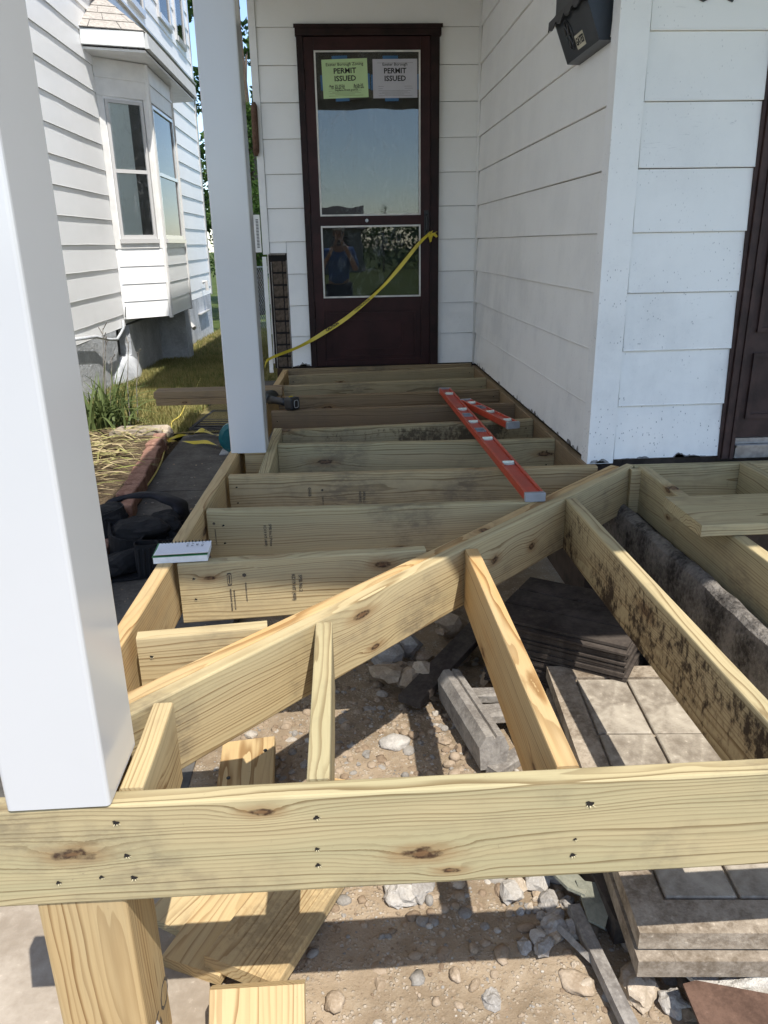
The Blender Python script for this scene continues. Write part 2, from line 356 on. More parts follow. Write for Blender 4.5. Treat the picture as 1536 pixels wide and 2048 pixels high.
# ------------------------------------------------------------------ the ground
def height(x, y):
    p = Vector((x * 1.3, y * 1.3, 3.1))
    h = .030 * mnoise.noise(p) + .014 * mnoise.noise(p * 3.7) + .006 * mnoise.noise(p * 11) + .003 * mnoise.noise(p * 31)
    if y > 2.1: h -= .05 * min(1, (y - 2.1) / .8)
    return G - .012 + h
def sheet(name, x0, x1, y0, y1, step, mat, zf, kind='structure'):
    nx = max(1, int((x1 - x0) / step)); ny = max(1, int((y1 - y0) / step))
    v = [(x0 + (x1 - x0) * i / nx, y0 + (y1 - y0) * j / ny, 0) for j in range(ny + 1) for i in range(nx + 1)]
    v = [(a, b, zf(a, b)) for a, b, _ in v]
    f = [(j*(nx+1)+i, j*(nx+1)+i+1, (j+1)*(nx+1)+i+1, (j+1)*(nx+1)+i) for j in range(ny) for i in range(nx)]
    o = mesh_obj(name, v, f, mat, smooth=True); o['kind'] = kind; return o
sheet('dirt_ground', -.5, 2.6, .2, 3.0, .014, DIRT, height)
sheet('ground', -250, 250, -250, 250, 25, FARL, lambda x, y: G - .16 - (.05 if y > 15 else 0))
sheet('rear_ground', -1.5, 1.2, 2.98, 6.2, .06, DIRT, lambda x, y: height(x, y) - .02)
def lawn_z(x, y): return G + .012 - .024 * max(0, y - 8.6) + .018 * mnoise.noise(Vector((x * 2, y * 2, 0)))
sheet('lawn', -2.75, -.45, 6.55, 24, .12, LAWN, lawn_z)
sheet('garden_bed', -2.75, -1.10, 2.0, 6.6, .05, SOIL, lambda x, y: (G + .075 + .03 * mnoise.noise(Vector((x * 4, y * 4, 1)))) if x < -1.235 - .088*(y - 3.4) else G - .06)
# concrete walk in two flags, with a broken joint between, and the apron under the front post
wk = MB(); wk.box((-1.36, 4.915, G - .10), (-.55, 9.2, G + .004)); wk.build('walkway', CONC)['kind'] = 'structure'
wk = MB(); wk.box((-1.30, 1.75, G - .10), (-.50, 4.905, G + .002)); wk.build('walkway', CONC)['kind'] = 'structure'
wk = MB(); wk.prism([(-2.6, .2), (-.31, .2), (-.30, 1.10), (-.36, 1.38), (-.48, 1.62), (-.52, 1.742), (-2.6, 1.742)], G - .1, G + .004, 'z'); wk.build('pavement', PALEC)['kind'] = 'structure'
wk = MB(); wk.box((-60, -14, G - .2), (60, -7.5, G - .12)); wk.build('road', CONC)['kind'] = 'structure'

# ------------------------------------------------------------------ own house: walls, siding, doors
EXPO = .2155
def lapz(k): return .010 + EXPO * k
house = thing('house', 'white sided house with the brown storm door and the porch frame against it', 'house', (0, 0, G))
def hp(o):                                   # children are given in world coordinates
    o.location.z -= G; return o
def lap_board(name, parent, origin, normal, length, h, mat, t=.012, wav=0.0, seed=0):
    """one clapboard: local x along the wall, y outward, z up; origin at its lower start"""
    nrm = Vector(normal); xd = nrm.cross(Vector((0, 0, 1)))
    poly = [(.0005, .0), (t, .0), (t + .0012, .003), (t, .007), (.0060, h - .0020), (.0005, h - .0020)]
    n = max(1, int(length / .35)) if wav else 1
    v = []; f = []; q = len(poly); rr = random.Random(seed)
    offs = [(rr.uniform(-wav, wav), rr.uniform(-wav, wav)) for _ in range(n + 1)]
    for i in range(n + 1):
        for j, (a, b) in enumerate(poly):
            low = 1 <= j <= 3
            v.append((length * i / n, a + (abs(offs[i][0]) if low else 0), b + (offs[i][1] if b < .02 else 0)))
    f.append(tuple(range(q - 1, -1, -1))); f.append(tuple(range(n*q, n*q+q)))
    for i in range(n):
        for j in range(q): f.append((i*q+j, i*q+(j+1)%q, (i+1)*q+(j+1)%q, (i+1)*q+j))
    o = mesh_obj(name, v, f, mat, parent)
    mm = Matrix((xd, nrm, Vector((0, 0, 1)))).transposed().to_4x4(); mm.translation = origin; o.matrix_local = mm
    return o
def lap_seg(parent, a, c, normal, z, h, mat, t=.012, wav=0.0, seed=0, off=(0, 0, 0)):
    """clapboard between plan points a and c at height z"""
    a = Vector((*a, z)); c = Vector((*c, z)); xd = Vector(normal).cross(Vector((0, 0, 1)))
    st = a if (c - a).dot(xd) > 0 else c
    return lap_board('siding_board', parent, st - Vector(off), normal, (c - a).length, h, mat, t, wav, seed)
DY = 5.68; WX = 1.0; FY = 2.95
# sheathing
b = MB(); b.box((-.478, DY + .002, .0), (-.20, DY + .15, 6.2)); b.box((-.20, DY + .002, 2.16), (.70, DY + .15, 6.2)); b.box((.70, DY + .002, 0), (1.02, DY + .15, 6.2))
b.box((-.45, DY + .03, G), (1.02, DY + .15, -.002))
b.box((-.478, DY + .152, G), (-.43, 15, 6.2))
hp(b.build('rear_wall', SHEATH, house))
b = MB(); b.box((WX + .003, FY + .003, -.001), (WX + .14, DY + .15, 6.2)); b.box((WX + .02, FY + .02, G), (WX + .14, DY + .15, -.003)); hp(b.build('side_wall', SHEATH, house))
b = MB(); b.box((WX + .142, FY + .003, .0), (1.56, FY + .15, 6.2)); b.box((WX + .142, FY + .02, G), (6, FY + .15, -.003)); b.box((1.562, FY + .003, 2.2), (6, FY + .15, 6.2)); b.box((2.5, FY + .003, 0), (6, FY + .15, 2.198)); hp(b.build('front_wall', SHEATH, house))
for k in range(0, 13):
    z0 = lapz(k); h = EXPO
    if k * EXPO < .75: xl = -.348
    else: xl = -.464
    segs = [(xl, -.212, 0), (.717, .992, 1)] if k < 10 else [(xl, .992, 0)]
    for x0, x1, s in segs:
        if k == 3 and s == 0: segz = z0
        o = lap_board('siding_board', house, (x1, DY, z0 - G), (0, -1, 0), x1 - x0, h, SIDE_DOOR, .016, .0008, k)
b = lap_board('siding_board', house, (-.350, DY, .797 - G), (0, -1, 0), .113, lapz(4) - .797 + .004, SIDE_DOOR, .015)
for k in range(0, 13): lap_seg(house, (WX, FY + .058), (WX, DY - .024), (-1, 0, 0), lapz(k), EXPO, SIDE_WALL, .016, .0010, k, (0, 0, G))
for k in range(0, 9):
    if k < 10: lap_board('siding_board', house, (1.518, FY, lapz(k) - G), (0, -1, 0), 1.518 - 1.090, EXPO, SIDE_FRONT, .016, .0012, k)
for k in range(9, 13): lap_board('siding_board', house, (5.9, FY, lapz(k) - G), (0, -1, 0), 5.9 - 1.090, EXPO, SIDE_FRONT, .013)
for k in range(0, 27): lap_seg(house, (-.492, DY + .17), (-.492, 15.0), (-1, 0, 0), lapz(k), EXPO, SIDE_DOOR, .012, 0, 0, (0, 0, G))
# corner boards (L shaped), inside corner trim
b = MB(); b.prism([(WX - .022, FY - .026), (1.084, FY - .026), (1.084, FY - .001), (WX - .001, FY - .001), (WX - .001, FY + .055), (WX - .022, FY + .052)], -.004, 3.0, 'z')
hp(b.build('corner_board', SIDE_FRONT, house))
b = MB(); b.tube([(WX - .016, DY - .016, .0), (WX - .016, DY - .016, 3.0)], .011, 8); hp(b.build('corner_bead', TRIM, house, smooth=True))
b = MB(); b.prism([(-.512, DY - .022), (-.466, DY - .022), (-.466, DY - .001), (-.492, DY - .001), (-.492, DY + .12), (-.512, DY + .12)], .79, 3.0, 'z'); hp(b.build('corner_board', TRIM, house))
b = MB(); b.prism([(-.520, DY - .018), (-.492, DY - .018), (-.492, DY - .001), (-.520, DY - .001)], -.03, .775, 'z'); hp(b.build('corner_board', TRIM, house))
# stepped brick-patterned asphalt siding showing where the clapboards were cut away
sh = MB(); sh.box((-.474, DY - .004, .0), (-.352, DY + .001, .79)); sh = hp(sh.build('asphalt_siding', plain('tarred_felt', (.010, .008, .007), .9), house))
AB = plain('asphalt_brick_face', (.095, .070, .050), .95, var=.4, scale=40, bump=.6)
for i in range(9):
    bevel_box('brick_face', (.066, .008, .070), AB, sh, (-.420, DY - .007, .044 + i * .083), (0, R(rnd.uniform(-2, 2)), 0), .003)
    bevel_box('brick_face', (.030, .007, .070), AB, sh, (-.366, DY - .007, .044 + i * .083), (0, 0, 0), .003)
b = MB(); b.box((-.458, DY - .013, 0), (-.464, DY - .003, .74)); b.box((-.357, DY - .012, 0), (-.351, DY - .0045, .75)); b.box((-.47, DY - .03, .785), (-.36, DY - .001, .796)); hp(b.build('cut_edge', GREYW, house))
CHIP = plain('bare_grey_patch', (.24, .23, .22), .9, var=.4, scale=60)
def chips(pts_fn, n, seed, zmax=.035):
    r_ = random.Random(seed); b = MB()
    for i in range(n):
        u = r_.random(); w_ = r_.uniform(.008, .035); h_ = r_.uniform(.004, zmax)*r_.random(); k_ = 7
        p0, d_, n_ = pts_fn(u); prof = [(-w_, -.002)] + [(-w_ + 2*w_*j/k_, h_*(.5 + .5*r_.random())*math.sin(math.pi*(j + .5)/(k_ + 1))) for j in range(1, k_)] + [(w_, -.002)]
        b.add([p0 + d_*a + n_ + Vector((0, 0, c)) for a, c in prof], [tuple(range(len(prof)))])
    return hp(b.build('bare_patch', CHIP, house))
chips(lambda u: (Vector((WX, FY + .08 + u*2.5, .0115)), Vector((0, 1, 0)), Vector((-.0180, 0, 0))), 34, 4)['kind'] = 'stuff'
chips(lambda u: (Vector((1.10 + u*.40, FY, .0115)), Vector((1, 0, 0)), Vector((0, -.0182, 0))), 10, 6, .03)['kind'] = 'stuff'
chips(lambda u: (Vector((-.33 + u*.11, DY, .0115)), Vector((1, 0, 0)), Vector((0, -.0182, 0))), 8, 8, .06)['kind'] = 'stuff'
chips(lambda u: (Vector((WX + .005 + u*.06, FY - .0262, .0)), Vector((1, 0, 0)), Vector((0, -.0006, 0))), 3, 9, .06)['kind'] = 'stuff'
# storm door
sd_ = MB(); sd_.box((-.218, DY - .055, 2.108), (.722, DY + .03, 2.165)); sd_.box((-.212, DY - .05, 0.004), (-.172, DY + .03, 2.106)); sd_.box((.654, DY - .05, 0.004), (.712, DY + .03, 2.106))
sd_.box((-.225, DY - .062, 2.15), (.73, DY - .0555, 2.172)); sd_.box((-.171, DY - .012, .0), (.653, DY + .03, .012))
storm = hp(sd_.build('storm_door', DOORF, house)); storm['label'] = 'dark brown storm door with two glass lights'
b = MB()                                                     # stiles and rails of the leaf
y0, y1 = DY - .040, DY - .008
for x0, x1, z0, z1 in ((-.170, -.104, .014, 2.104), (.588, .652, .014, 2.104), (-.1035, .5875, 2.028, 2.104), (-.1035, .5875, .970, 1.030), (-.1035, .5875, .40, .488), (-.1035, .5875, .014, .052)):
    b.box((x0, y0, z0), (x1, y1, z1))
b.box((-.1035, y0 + .010, .0525), (.5875, y1, .3995))
b.build('door_leaf', DOORB, storm)
b = MB()                                                     # pressed frames on the kick panel
def ring(b, x0, x1, z0, z1, y, wd, th, cut=0.0):
    pts = [(x0 + cut, z0), (x1 - cut, z0), (x1, z0 + cut), (x1, z1 - cut), (x1 - cut, z1), (x0 + cut, z1), (x0, z1 - cut), (x0, z0 + cut)] if cut else [(x0, z0), (x1, z0), (x1, z1), (x0, z1)]
    n = len(pts); cx = (x0+x1)/2; cz = (z0+z1)/2
    inn = [(cx + (x-cx)*(1-2*wd/(x1-x0)), cz + (z-cz)*(1-2*wd/(z1-z0))) for x, z in pts]
    for i in range(n):
        j = (i+1) % n
        b.add([(pts[i][0], y, pts[i][1]), (pts[j][0], y, pts[j][1]), (inn[j][0], y, inn[j][1]), (inn[i][0], y, inn[i][1]),
               (pts[i][0]+.0, y-th, pts[i][1]), (pts[j][0], y-th, pts[j][1]), (inn[j][0], y-th, inn[j][1]), (inn[i][0], y-th, inn[i][1])], [(4,5,6,7),(0,1,5,4),(2,3,7,6),(0,3,7,4),(1,2,6,5)])
ring(b, -.07, .555, .07, .385, y0 + .0098, .012, .006); ring(b, .02, .465, .12, .335, y0 + .0098, .010, .006, .03)
b.build('kick_panel', DOORB, storm)
for z0, z1 in ((1.031, 2.027), (.489, .969)):
    b = MB(); ring(b, -.1030, .5870, z0, z1, y0 - .0002, .011, .004); b.build('glazing_bead', BEADW, storm)
    b = MB(); b.box((-.1028, y0 + .008, z0 + .001), (.5868, y0 + .012, z1 - .001)); b.build('glass_pane', GLASS, storm)
b = MB(); b.tube([(.215, y0 - .001, 1.0), (.215, y0 - .012, 1.0)], .011, 16); b.tube([(.215, y0 - .012, 1.0), (.215, y0 - .016, 1.0)], .006, 12); b.build('lock', METAL, storm, smooth=False)
b = MB(); b.box((.612, y0 - .012, .90), (.642, y0 - .0005, 1.06)); b.tube([(.627, y0 - .010, 1.03), (.627, y0 - .035, 1.02), (.627, y0 - .036, .93), (.627, y0 - .010, .92)], .007, 8); b.build('handle', BLACKP, storm)
for z in (.35, 1.05, 1.8):
    b = MB(); b.tube([(-.171, y0 - .006, z), (-.171, y0 - .006, z + .12)], .006, 8); b.build('hinge', DOORF, storm)
b = MB(); b.box((-.19, DY + .10, 0), (.68, DY + .14, 2.15)); ring(b, -.02, .20, 1.05, 1.95, DY + .0995, .02, .01); ring(b, .28, .50, 1.05, 1.95, DY + .0995, .02, .01)
b.build('inner_door', plain('inner_door_brown', (.018, .011, .009), .6), storm)
# brown entry door at the right
b = MB()
x = 1.519
for wd, d in ((.012, .020), (.017, .030), (.013, .024), (.016, .030)):
    b.box((x, FY - d, .0), (x + wd - .001, FY + .05, 2.2)); x += wd + .001
b.box((1.519, FY - .03, 2.202), (2.55, FY + .05, 2.27)); b.box((2.46, FY - .03, 0), (2.52, FY + .05, 2.2))
ent = hp(b.build('entry_door', BROWN2, house)); ent['label'] = 'faded reddish brown entry door with fluted casing'
b = MB(); b.box((1.584, FY - .005, .082), (2.455, FY + .035, 2.195)); ring(b, 1.615, 1.95, .50, 1.95, FY - .0055, .018, .010); ring(b, 1.615, 1.95, .16, .42, FY - .0055, .018, .010); ring(b, 2.02, 2.40, .16, .42, FY - .0055, .018, .010)
b.build('door_leaf', BROWN2, ent)
b = MB(); b.box((1.584, FY - .030, .002), (2.455, FY + .03, .050)); b.box((1.584, FY - .036, .046), (2.455, FY + .03, .056)); b.box((1.584, FY - .012, .058), (2.455, FY + .03, .080)); b.build('threshold', METAL, ent)
# roofs (out of the picture; they shade the porch and the side yard) and the bodies behind the walls
ROOFM = plain('dark_roof_shingles', (.06, .055, .05), .9, var=.3, scale=9)
SOFF = plain('porch_ceiling_boards', (.55, .55, .53), .6)
b = MB(); b.box((-.68, .82, 2.52), (6, FY - .03, 2.56)); b.box((-.68, FY - .028, 2.52), (WX - .03, DY - .03, 2.56)); b.box((-.68, .78, 2.40), (6, .818, 2.56)); b.box((-.715, .78, 2.40), (-.682, DY - .03, 2.56))
hp(b.build('porch_ceiling', SOFF, house))
b = MB(); b.add([(-.73, .76, 2.565), (6, .76, 2.565), (6, FY - .02, 3.0), (WX - .02, FY - .02, 3.0), (WX - .02, DY - .02, 3.1), (-.73, DY - .02, 2.565)], [(0, 1, 2, 3), (0, 3, 4, 5)]); hp(b.build('porch_roof', ROOFM, house))
b = MB(); b.prism([(-.85, 5.9), (6.4, 5.9), (6.4, 6.0), (2.8, 7.9), (-.85, 6.0)], DY - .35, 15.3, 'y'); hp(b.build('main_roof', ROOFM, house))

# things fixed to the house
mb = thing('mailbox', 'black wall mailbox with scalloped lid hung on the side wall', 'mailbox', (WX, 3.4, 1.5))
def mxv(x, y, z): return (x - WX, y - 3.4, z - 1.5)
pts = [(WX - .002, 1.508), (WX - .055, 1.510), (WX - .112, 1.645), (WX - .112, 1.80), (WX - .002, 1.80)]
b = MB(); b.prism([(p - WX, q - 1.5) for p, q in pts], 3.026 - 3.4, 3.422 - 3.4, 'y'); b.build('box_body', BLACKB, mb)
v = []; f = []; n = 30
for i in range(n + 1):
    y = -.385 + .43 * i / n; dz = .018 + .022 * abs(math.sin(i * math.pi / 7.5)) + (.016 if i in (0, n) else 0)
    v += [(-.002, y, .335), (-.118, y, .170), (-.132, y, .160), (-.134, y, .160 - dz), (-.130, y, .160 - dz), (-.1125, y, .164), (-.002, y, .330)]
for i in range(n):
    for j in range(6): f.append((i*7+j, i*7+j+1, (i+1)*7+j+1, (i+1)*7+j))
mesh_obj('lid', v, f, BLACKP, mb)
mdir = Vector((-.057, 0, .135)).normalized()                         # up the sloping front
nrm = Vector((-.135, 0, -.057)).normalized()
def on_front(u, vv, off=.001): return Vector((-.055, 0, .010)) + mdir * vv + Vector((0, u, 0)) + nrm * off
em = MB()
for rr in (.043, .036):
    pp = [on_front(-.105 + .9 * rr * math.cos(a), .082 + 1.2 * rr * math.sin(a), .002) for a in np.linspace(0, 2*math.pi, 22)]; em.tube(pp, .002, 5, False)
for a in range(6):
    an = a * math.pi / 3
    em.tube([on_front(-.105, .082, .003), on_front(-.105 + .03*math.cos(an), .082 + .043*math.sin(an), .003)], .0035, 6)
em.build('emblem', plain('pewter_black', (.045, .047, .05), .35, metal=.5), mb)
mw = frame_m(on_front(-.195, .042, .0012), (0, -1, 0), tuple(mdir))
pl = MB(); pl.box((-.050, -.024, -.0006), (.050, .024, .0)); plo = pl.build('name_plate', plain('pale_gold_plate', (.52, .48, .36), .5), mb); plo.matrix_local = mw
text_obj('lettering', 'GATES', .036, INK, plo, Matrix.Translation((0, 0, .0006)), .0003, .0012, squeeze=.85)
for ch, x, lb in (('6', 1.262, 'black house number 6 at the top edge, left of the other digit'), ('7', 1.375, 'black house number 7 at the top edge, nearer the entry door')):
    o = text_obj('house_number', ch, .19, BLACKP, None, frame_m((x, FY - .016, 1.663), (1, 0, 0), (0, 0, 1)), .004, .004); tag(o, lb, 'house number')
rs = MB(); rs.tube([(-.512, DY - .04, 1.415), (-.510, DY - .046, 1.44), (-.506, DY - .046, 1.71), (-.505, DY - .04, 1.732)], [.012, .021, .021, .010], 10)
o = rs.build('bracket', RUST, None, smooth=True); tag(o, 'rusty brown rounded bracket fixed to the corner board left of the storm door', 'bracket')
vt = thing('vent_cover', 'white louvred vent cover on the house corner behind the second column', 'vent', (-.545, DY + .02, .80))
b = MB(); b.box((-.020, -.012, .005), (.022, .0, .25)); b.build('plate', TRIM, vt)
for i in range(20):
    b = MB(); b.box((-.006, -.0135, .035 + i * .0095), (.012, -.0122, .0395 + i * .0095)); b.build('slot', DARK, vt)

# permits taped to the storm-door glass
def permit(name, label, x0, x1, z0, z1, mat, tilt, head, hand):
    cx, cz = (x0+x1)/2, (z0+z1)/2; wd, ht = x1-x0, z1-z0
    t = thing(name, label, 'notice', (cx, DY - .040 + .0075 - .0018, cz), (0, R(tilt), 0), 'permits taped to the storm door')
    b = MB(); b.box((-wd/2, -.0006, -ht/2), (wd/2, .0, ht/2)); b.build('sheet', mat, t)
    def T(nm, s, sz, x, z, bold=0.0, sq=1.0, m_=INK): text_obj(nm, s, sz, m_, t, frame_m((x, -.0010, z), (1, 0, 0), (0, 0, 1)), .0001, bold, squeeze=sq)
    T('heading', head, .0255, 0, ht*.365, .0003, 1.0)
    T('permit_word', 'PERMIT', .043, 0, ht*.195, .0011, 1.06); T('issued_word', 'ISSUED', .043, 0, ht*.0, .0011, 1.06)
    ln = MB()
    for z, a, c in ((.40, -.40, .40), (-.20, -.38, -.26), (-.20, .20, .38), (-.255, -.38, -.28), (-.255, .22, .40), (-.31, -.38, .35), (-.345, -.30, .28), (-.375, -.36, .33), (-.405, -.24, .2), (-.44, -.38, .38)):
        ln.box((a*wd, -.0012, z*ht), (c*wd, -.0008, z*ht + .0012))
    ln.build('print_lines', STAMP, t)
    if hand:
        T('handwriting', 'Res 25 0526', .020, -.055, -ht*.185, .0004); T('handwriting', '8-19-25', .020, .085, -ht*.180, .0004)
        T('handwriting', 'to James St', .019, -.05, -ht*.235, .0004); T('handwriting', '10:00 am', .019, .085, -ht*.235, .0004); T('handwriting', 'replace front porch', .019, .005, -ht*.29, .0003)
    for x, z, a, c in ((-.1*wd, ht/2 + .008, .05, .011), (-.08*wd, -ht/2 - .008, .045, .010), (-wd/2 - .006, -.02, .007, .045), (wd/2 + .006, -.02, .007, .045)):
        b = MB(); b.box((x-a, -.0004, z-c), (x+a, .0005, z+c)); b.build('tape_strip', BTAPE, t)
permit('permit_notice', 'green permit sheet taped at the upper left of the storm door glass', -.053, .243, 1.754, 1.980, PAPERG, -1.6, 'Exeter Borough Zoning', True)
permit('permit_notice', 'pale grey permit sheet taped at the upper right of the storm door glass', .276, .567, 1.752, 1.978, PAPERW, -.3, 'Exeter Borough', False)

# ------------------------------------------------------------------ the porch frame
frame = thing('porch_frame', 'new treated lumber porch frame of joists, beams and diagonal doubled beam', 'porch frame', (0, 0, 0))
SEED = [0]
def props(o, green=.75, warm=.0, brown=.0, grime=.35, stain=0.0, seed=None, py=None, pz=None):
    SEED[0] += 1; s = random.Random(SEED[0] * 13 + 5 if seed is None else seed * 1000 + 17)
    o['seed'] = float(s.uniform(0, 40)); o['green'] = float(green); o['warm'] = float(warm); o['brown'] = float(brown); o['grime'] = float(grime); o['stain'] = float(stain)
    for q in '12': o['kx' + q] = 99.0; o['kz' + q] = 0.0; o['kl' + q] = 1.0
    o['py'] = float(s.choice((-1, 1)) * s.uniform(.02, .10) if py is None else py); o['pz'] = float(s.choice((-1, 1)) * s.uniform(.02, .30) if pz is None else pz)
    return o
def lumber_mesh(name, L, th, h, r=.0045, bow=0.0, seed=0):
    """board with eased edges: x along, y thickness, z height, centred"""
    poly = rrect(th, h, r, 3); n = max(2, int(L / .25)); v = []; f = []; q = len(poly); rr = random.Random(seed)
    ph = rr.uniform(0, 6)
    for i in range(n + 1):
        x = -L/2 + L*i/n; dz = bow * math.sin(i / n * 5 + ph); dy = bow * .6 * math.sin(i / n * 4 + ph * 2)
        v += [(x, a + dy, c + dz) for a, c in poly]
    f.append(tuple(range(q - 1, -1, -1))); f.append(tuple(range(n*q, n*q+q)))
    for i in range(n):
        for j in range(q): f.append((i*q+j, i*q+(j+1)%q, (i+1)*q+(j+1)%q, (i+1)*q+j))
    me = bpy.data.meshes.new(name); me.from_pydata(v, [], f); me.update()
    bm = bmesh.new(); bm.from_mesh(me); bmesh.ops.recalc_face_normals(bm, faces=bm.faces); bm.to_mesh(me); bm.free()
    me.materials.append(WOOD); return me
H2 = .187
def lumber(name, p0, p1, side, ztop=0.0, h=H2, th=.038, parent=frame, bow=.0012, label=None, **pk):
    """p0->p1 is the line of one face seen in plan; side=+1 puts the thickness to the left of p0->p1"""
    p0 = Vector((*p0, 0)); p1 = Vector((*p1, 0)); d = p1 - p0; L = d.length; d.normalize(); nl = Vector((-d.y, d.x, 0)) * side
    me = lumber_mesh(name, L, th, h, bow=bow, seed=SEED[0])
    o = bpy.data.objects.new(name, me); c = (p0 + p1)/2 + nl*th/2; o.location = (c.x, c.y, ztop - h/2); o.rotation_euler = (0, 0, math.atan2(d.y, d.x))
    link(o, parent); props(o, **pk)
    if label: o['label'] = label
    return o
beam = lumber('front_beam', (-.615, 1.037), (2.7, 1.018), 1, 0.0, .198, green=.8, grime=.55, pz=-.20, py=.06, label='long front beam nearest the viewer with nail holes and a knot', bow=.0018)
rim = lumber('rim_joist', (-.573, 1.080), (-.420, 5.62), -1, .0, th=.041, warm=.55, green=.25, grime=.2, label='rim joist along the left side')
dx = .70711
def dg(t, off): return (-.53 + t*dx - off*dx, 1.194 + t*dx + off*dx)
diag = lumber('diagonal_beam', dg(.11, 0), dg(2.385, 0), 1, 0.0, th=.036, green=.45, grime=.7, label='front ply of the doubled diagonal beam')
diag2 = lumber('diagonal_beam', dg(.075, .0365), dg(2.33, .0365), 1, -.002, th=.039, warm=.85, green=.3, grime=.3, label='orange topped rear ply of the doubled diagonal beam')
def knot(o, *ks):
    for q, (x, z, l) in zip('12', ks): o['kx' + q] = float(x); o['kz' + q] = float(z); o['kl' + q] = float(l)
knot(beam, (-1.512, .003, .62), (-.933, -.032, .62)); knot(diag, (.377, -.019, .38), (.153, .003, .42))
def yd(x): return x + 1.724
FJ = {}
for i, (x, kw) in enumerate(((-.394, dict(green=.35, warm=.15)), (-.082, dict(green=.75)), (.346, dict(green=.25, warm=.85, grime=.15)), (.768, dict(green=.55, stain=1.0, grime=.5)), (1.165, dict(green=.7, grime=.5)), (1.578, dict(green=.8)), (1.985, dict(green=.6)))):
    ye = yd(x) if x < 1.1 else 2.86
    FJ[i] = lumber('front_joist', (x, 1.0755), (x, ye - .002), -1, -.001, th=.040, **kw)
FJ[3]['label'] = 'front joist covered with dark bark and mud stains'; FJ[2]['label'] = 'orange topped front joist in the middle'
lumber('front_ledger', (1.152, 2.863), (2.8, 2.863), 1, -.004, th=.038, green=.85)
lumber('blocking', (1.172, 2.826), (1.126, 2.826), -1, -.006, h=.18, th=.03, green=.4)
lumber('side_ledger', (.962, 2.925), (.962, 5.60), -1, -.006, th=.034, brown=.7, green=.2, label='weathered brown ledger along the side wall')
RJ = [(-.494, 1.600, -.195, 1.634, dict(green=.3)), (-.484, 2.036, .232, 2.076, dict(green=.55)), (-.474, 2.490, .655, 2.468, dict(green=.75, grime=.7, brown=.10)), (-.455, 2.905, 1.005, 2.872, dict(green=.65, warm=.25, grime=.6, brown=.15)),  # slight brown paints deeper shade into the treated joists; the old pair is brown
      (-.296, 3.378, .960, 3.336, dict(green=.8, grime=.6, brown=.14)), (-.296, 3.668, .960, 3.748, dict(green=.75, stain=.75, grime=.6, brown=.22)), (-.386, 4.137, .960, 4.162, dict(brown=.85, warm=.3)), (-.376, 4.531, .960, 4.597, dict(brown=.75, warm=.3)),
      (-.37, 4.92, .960, 5.025, dict(green=.8, grime=.7, brown=.32)), (-.36, 5.311, .960, 5.50, dict(green=.75, grime=.8, brown=.36))]
RJO = []
for xa, ya, xb, yb, kw in RJ:
    RJO.append(lumber('rear_joist', (xa, ya), (xb, yb), 1, -.002, **kw))
knot(RJO[4], (-.418, .012, .8), (.587, .026, .7)); knot(RJO[1], (.228, .055, .45)); knot(RJO[7], (-.38, .02, .6))
RJO[5]['label'] = 'rear joist with black mould stains under the red levels'; RJO[6]['label'] = 'old dark brown rear joist'; RJO[7]['label'] = 'old dark brown rear joist'
lumber('blocking', (-.342, 2.946), (-.340, 3.72), -1, -.001, th=.042, green=.85, grime=.5)
lumber('blocking', (-.36, 5.36), (-.22, 5.375), 1, -.012, h=.16, th=.036, green=.6)
lumber('rear_ledger', (-.42, 5.585), (.96, 5.62), 1, .004, h=.16, th=.035, brown=.6, green=.4, grime=.8)
# posts of the frame that show below it
o = lumber('post_stub', (-.432, 3.268), (-.338, 3.268), 1, -.003, h=.64, th=.09, green=.4, warm=.3)
# screw holes: a dark pit with a pale torn rim, set on a board face
PIT = plain('screw_pit', (.012, .008, .005), .9); TORN = plain('torn_wood', (.66, .56, .34), .9)
def screw_hole(board, x, z, y, s=1.0, a=0.0):
    v = [(0, 0, 0)] + [(.0048*s*(1+.35*math.sin(k*2.1+a))*math.cos(k*math.pi/5), -.0004, .0036*s*(1+.3*math.cos(k*1.7+a))*math.sin(k*math.pi/5)) for k in range(10)]
    o = mesh_obj('screw_hole', v, [(0, k+1, (k+1) % 10 + 1) for k in range(10)], PIT, board, (x, y - .0004, z))
    mm = MB()
    for k in range(3):
        an = -2.4 + k*.75 + a*.35; r0 = .0044*s; r1 = (.0058 + .0035*abs(math.sin(k*2.3+a*3)))*s
        mm.add([(r0*math.cos(an), -.0005, r0*math.sin(an)*.7), (r0*math.cos(an+.4), -.0005, r0*math.sin(an+.4)*.7), (r1*math.cos(an+.22), -.0022, r1*math.sin(an+.22)*.8)], [(0, 1, 2)])
    mm.build('torn_rim', TORN, board, (x, y - .0002, z))
def bx(x): return x - (2.7 - .615)/2                        # world x to the beam's own x
for x, z, s, a in ((-.392, .065, 1.2, .3), (-.383, -.003, 1.1, 1.1), (-.430, -.045, .9, 2), (-.377, -.050, 1.2, .5), (-.502, -.052, .9, 1.6), (-.066, .055, 1.1, 2.2), (-.068, -.010, .9, .9), (-.068, -.044, 1.0, 1.9), (.392, .055, 1.5, .1), (.372, -.018, .7, 2.7), (.370, -.052, 1.1, 1.3), (.785, .05, 1.2, 1.0), (.787, -.04, 1.1, 2.0)):
    screw_hole(beam, bx(x), z, -.019 + .0003*0 - .0016, s, a)
for i, (bo, ends) in enumerate(zip(RJO, [(1,), (1, 0), (1,), (1, 0), (0,), (0,), (1,), (1, 0), (0,), (0, 1)])):
    L = (Vector(RJ[i][2:4]) - Vector(RJ[i][0:2])).length
    for e in ends:
        for z in (.045, -.02): screw_hole(bo, (-L/2 + .03 + .012*(i % 3)) if e else (L/2 - .035), z + .01*math.sin(i*3), -.0208, .9, i)
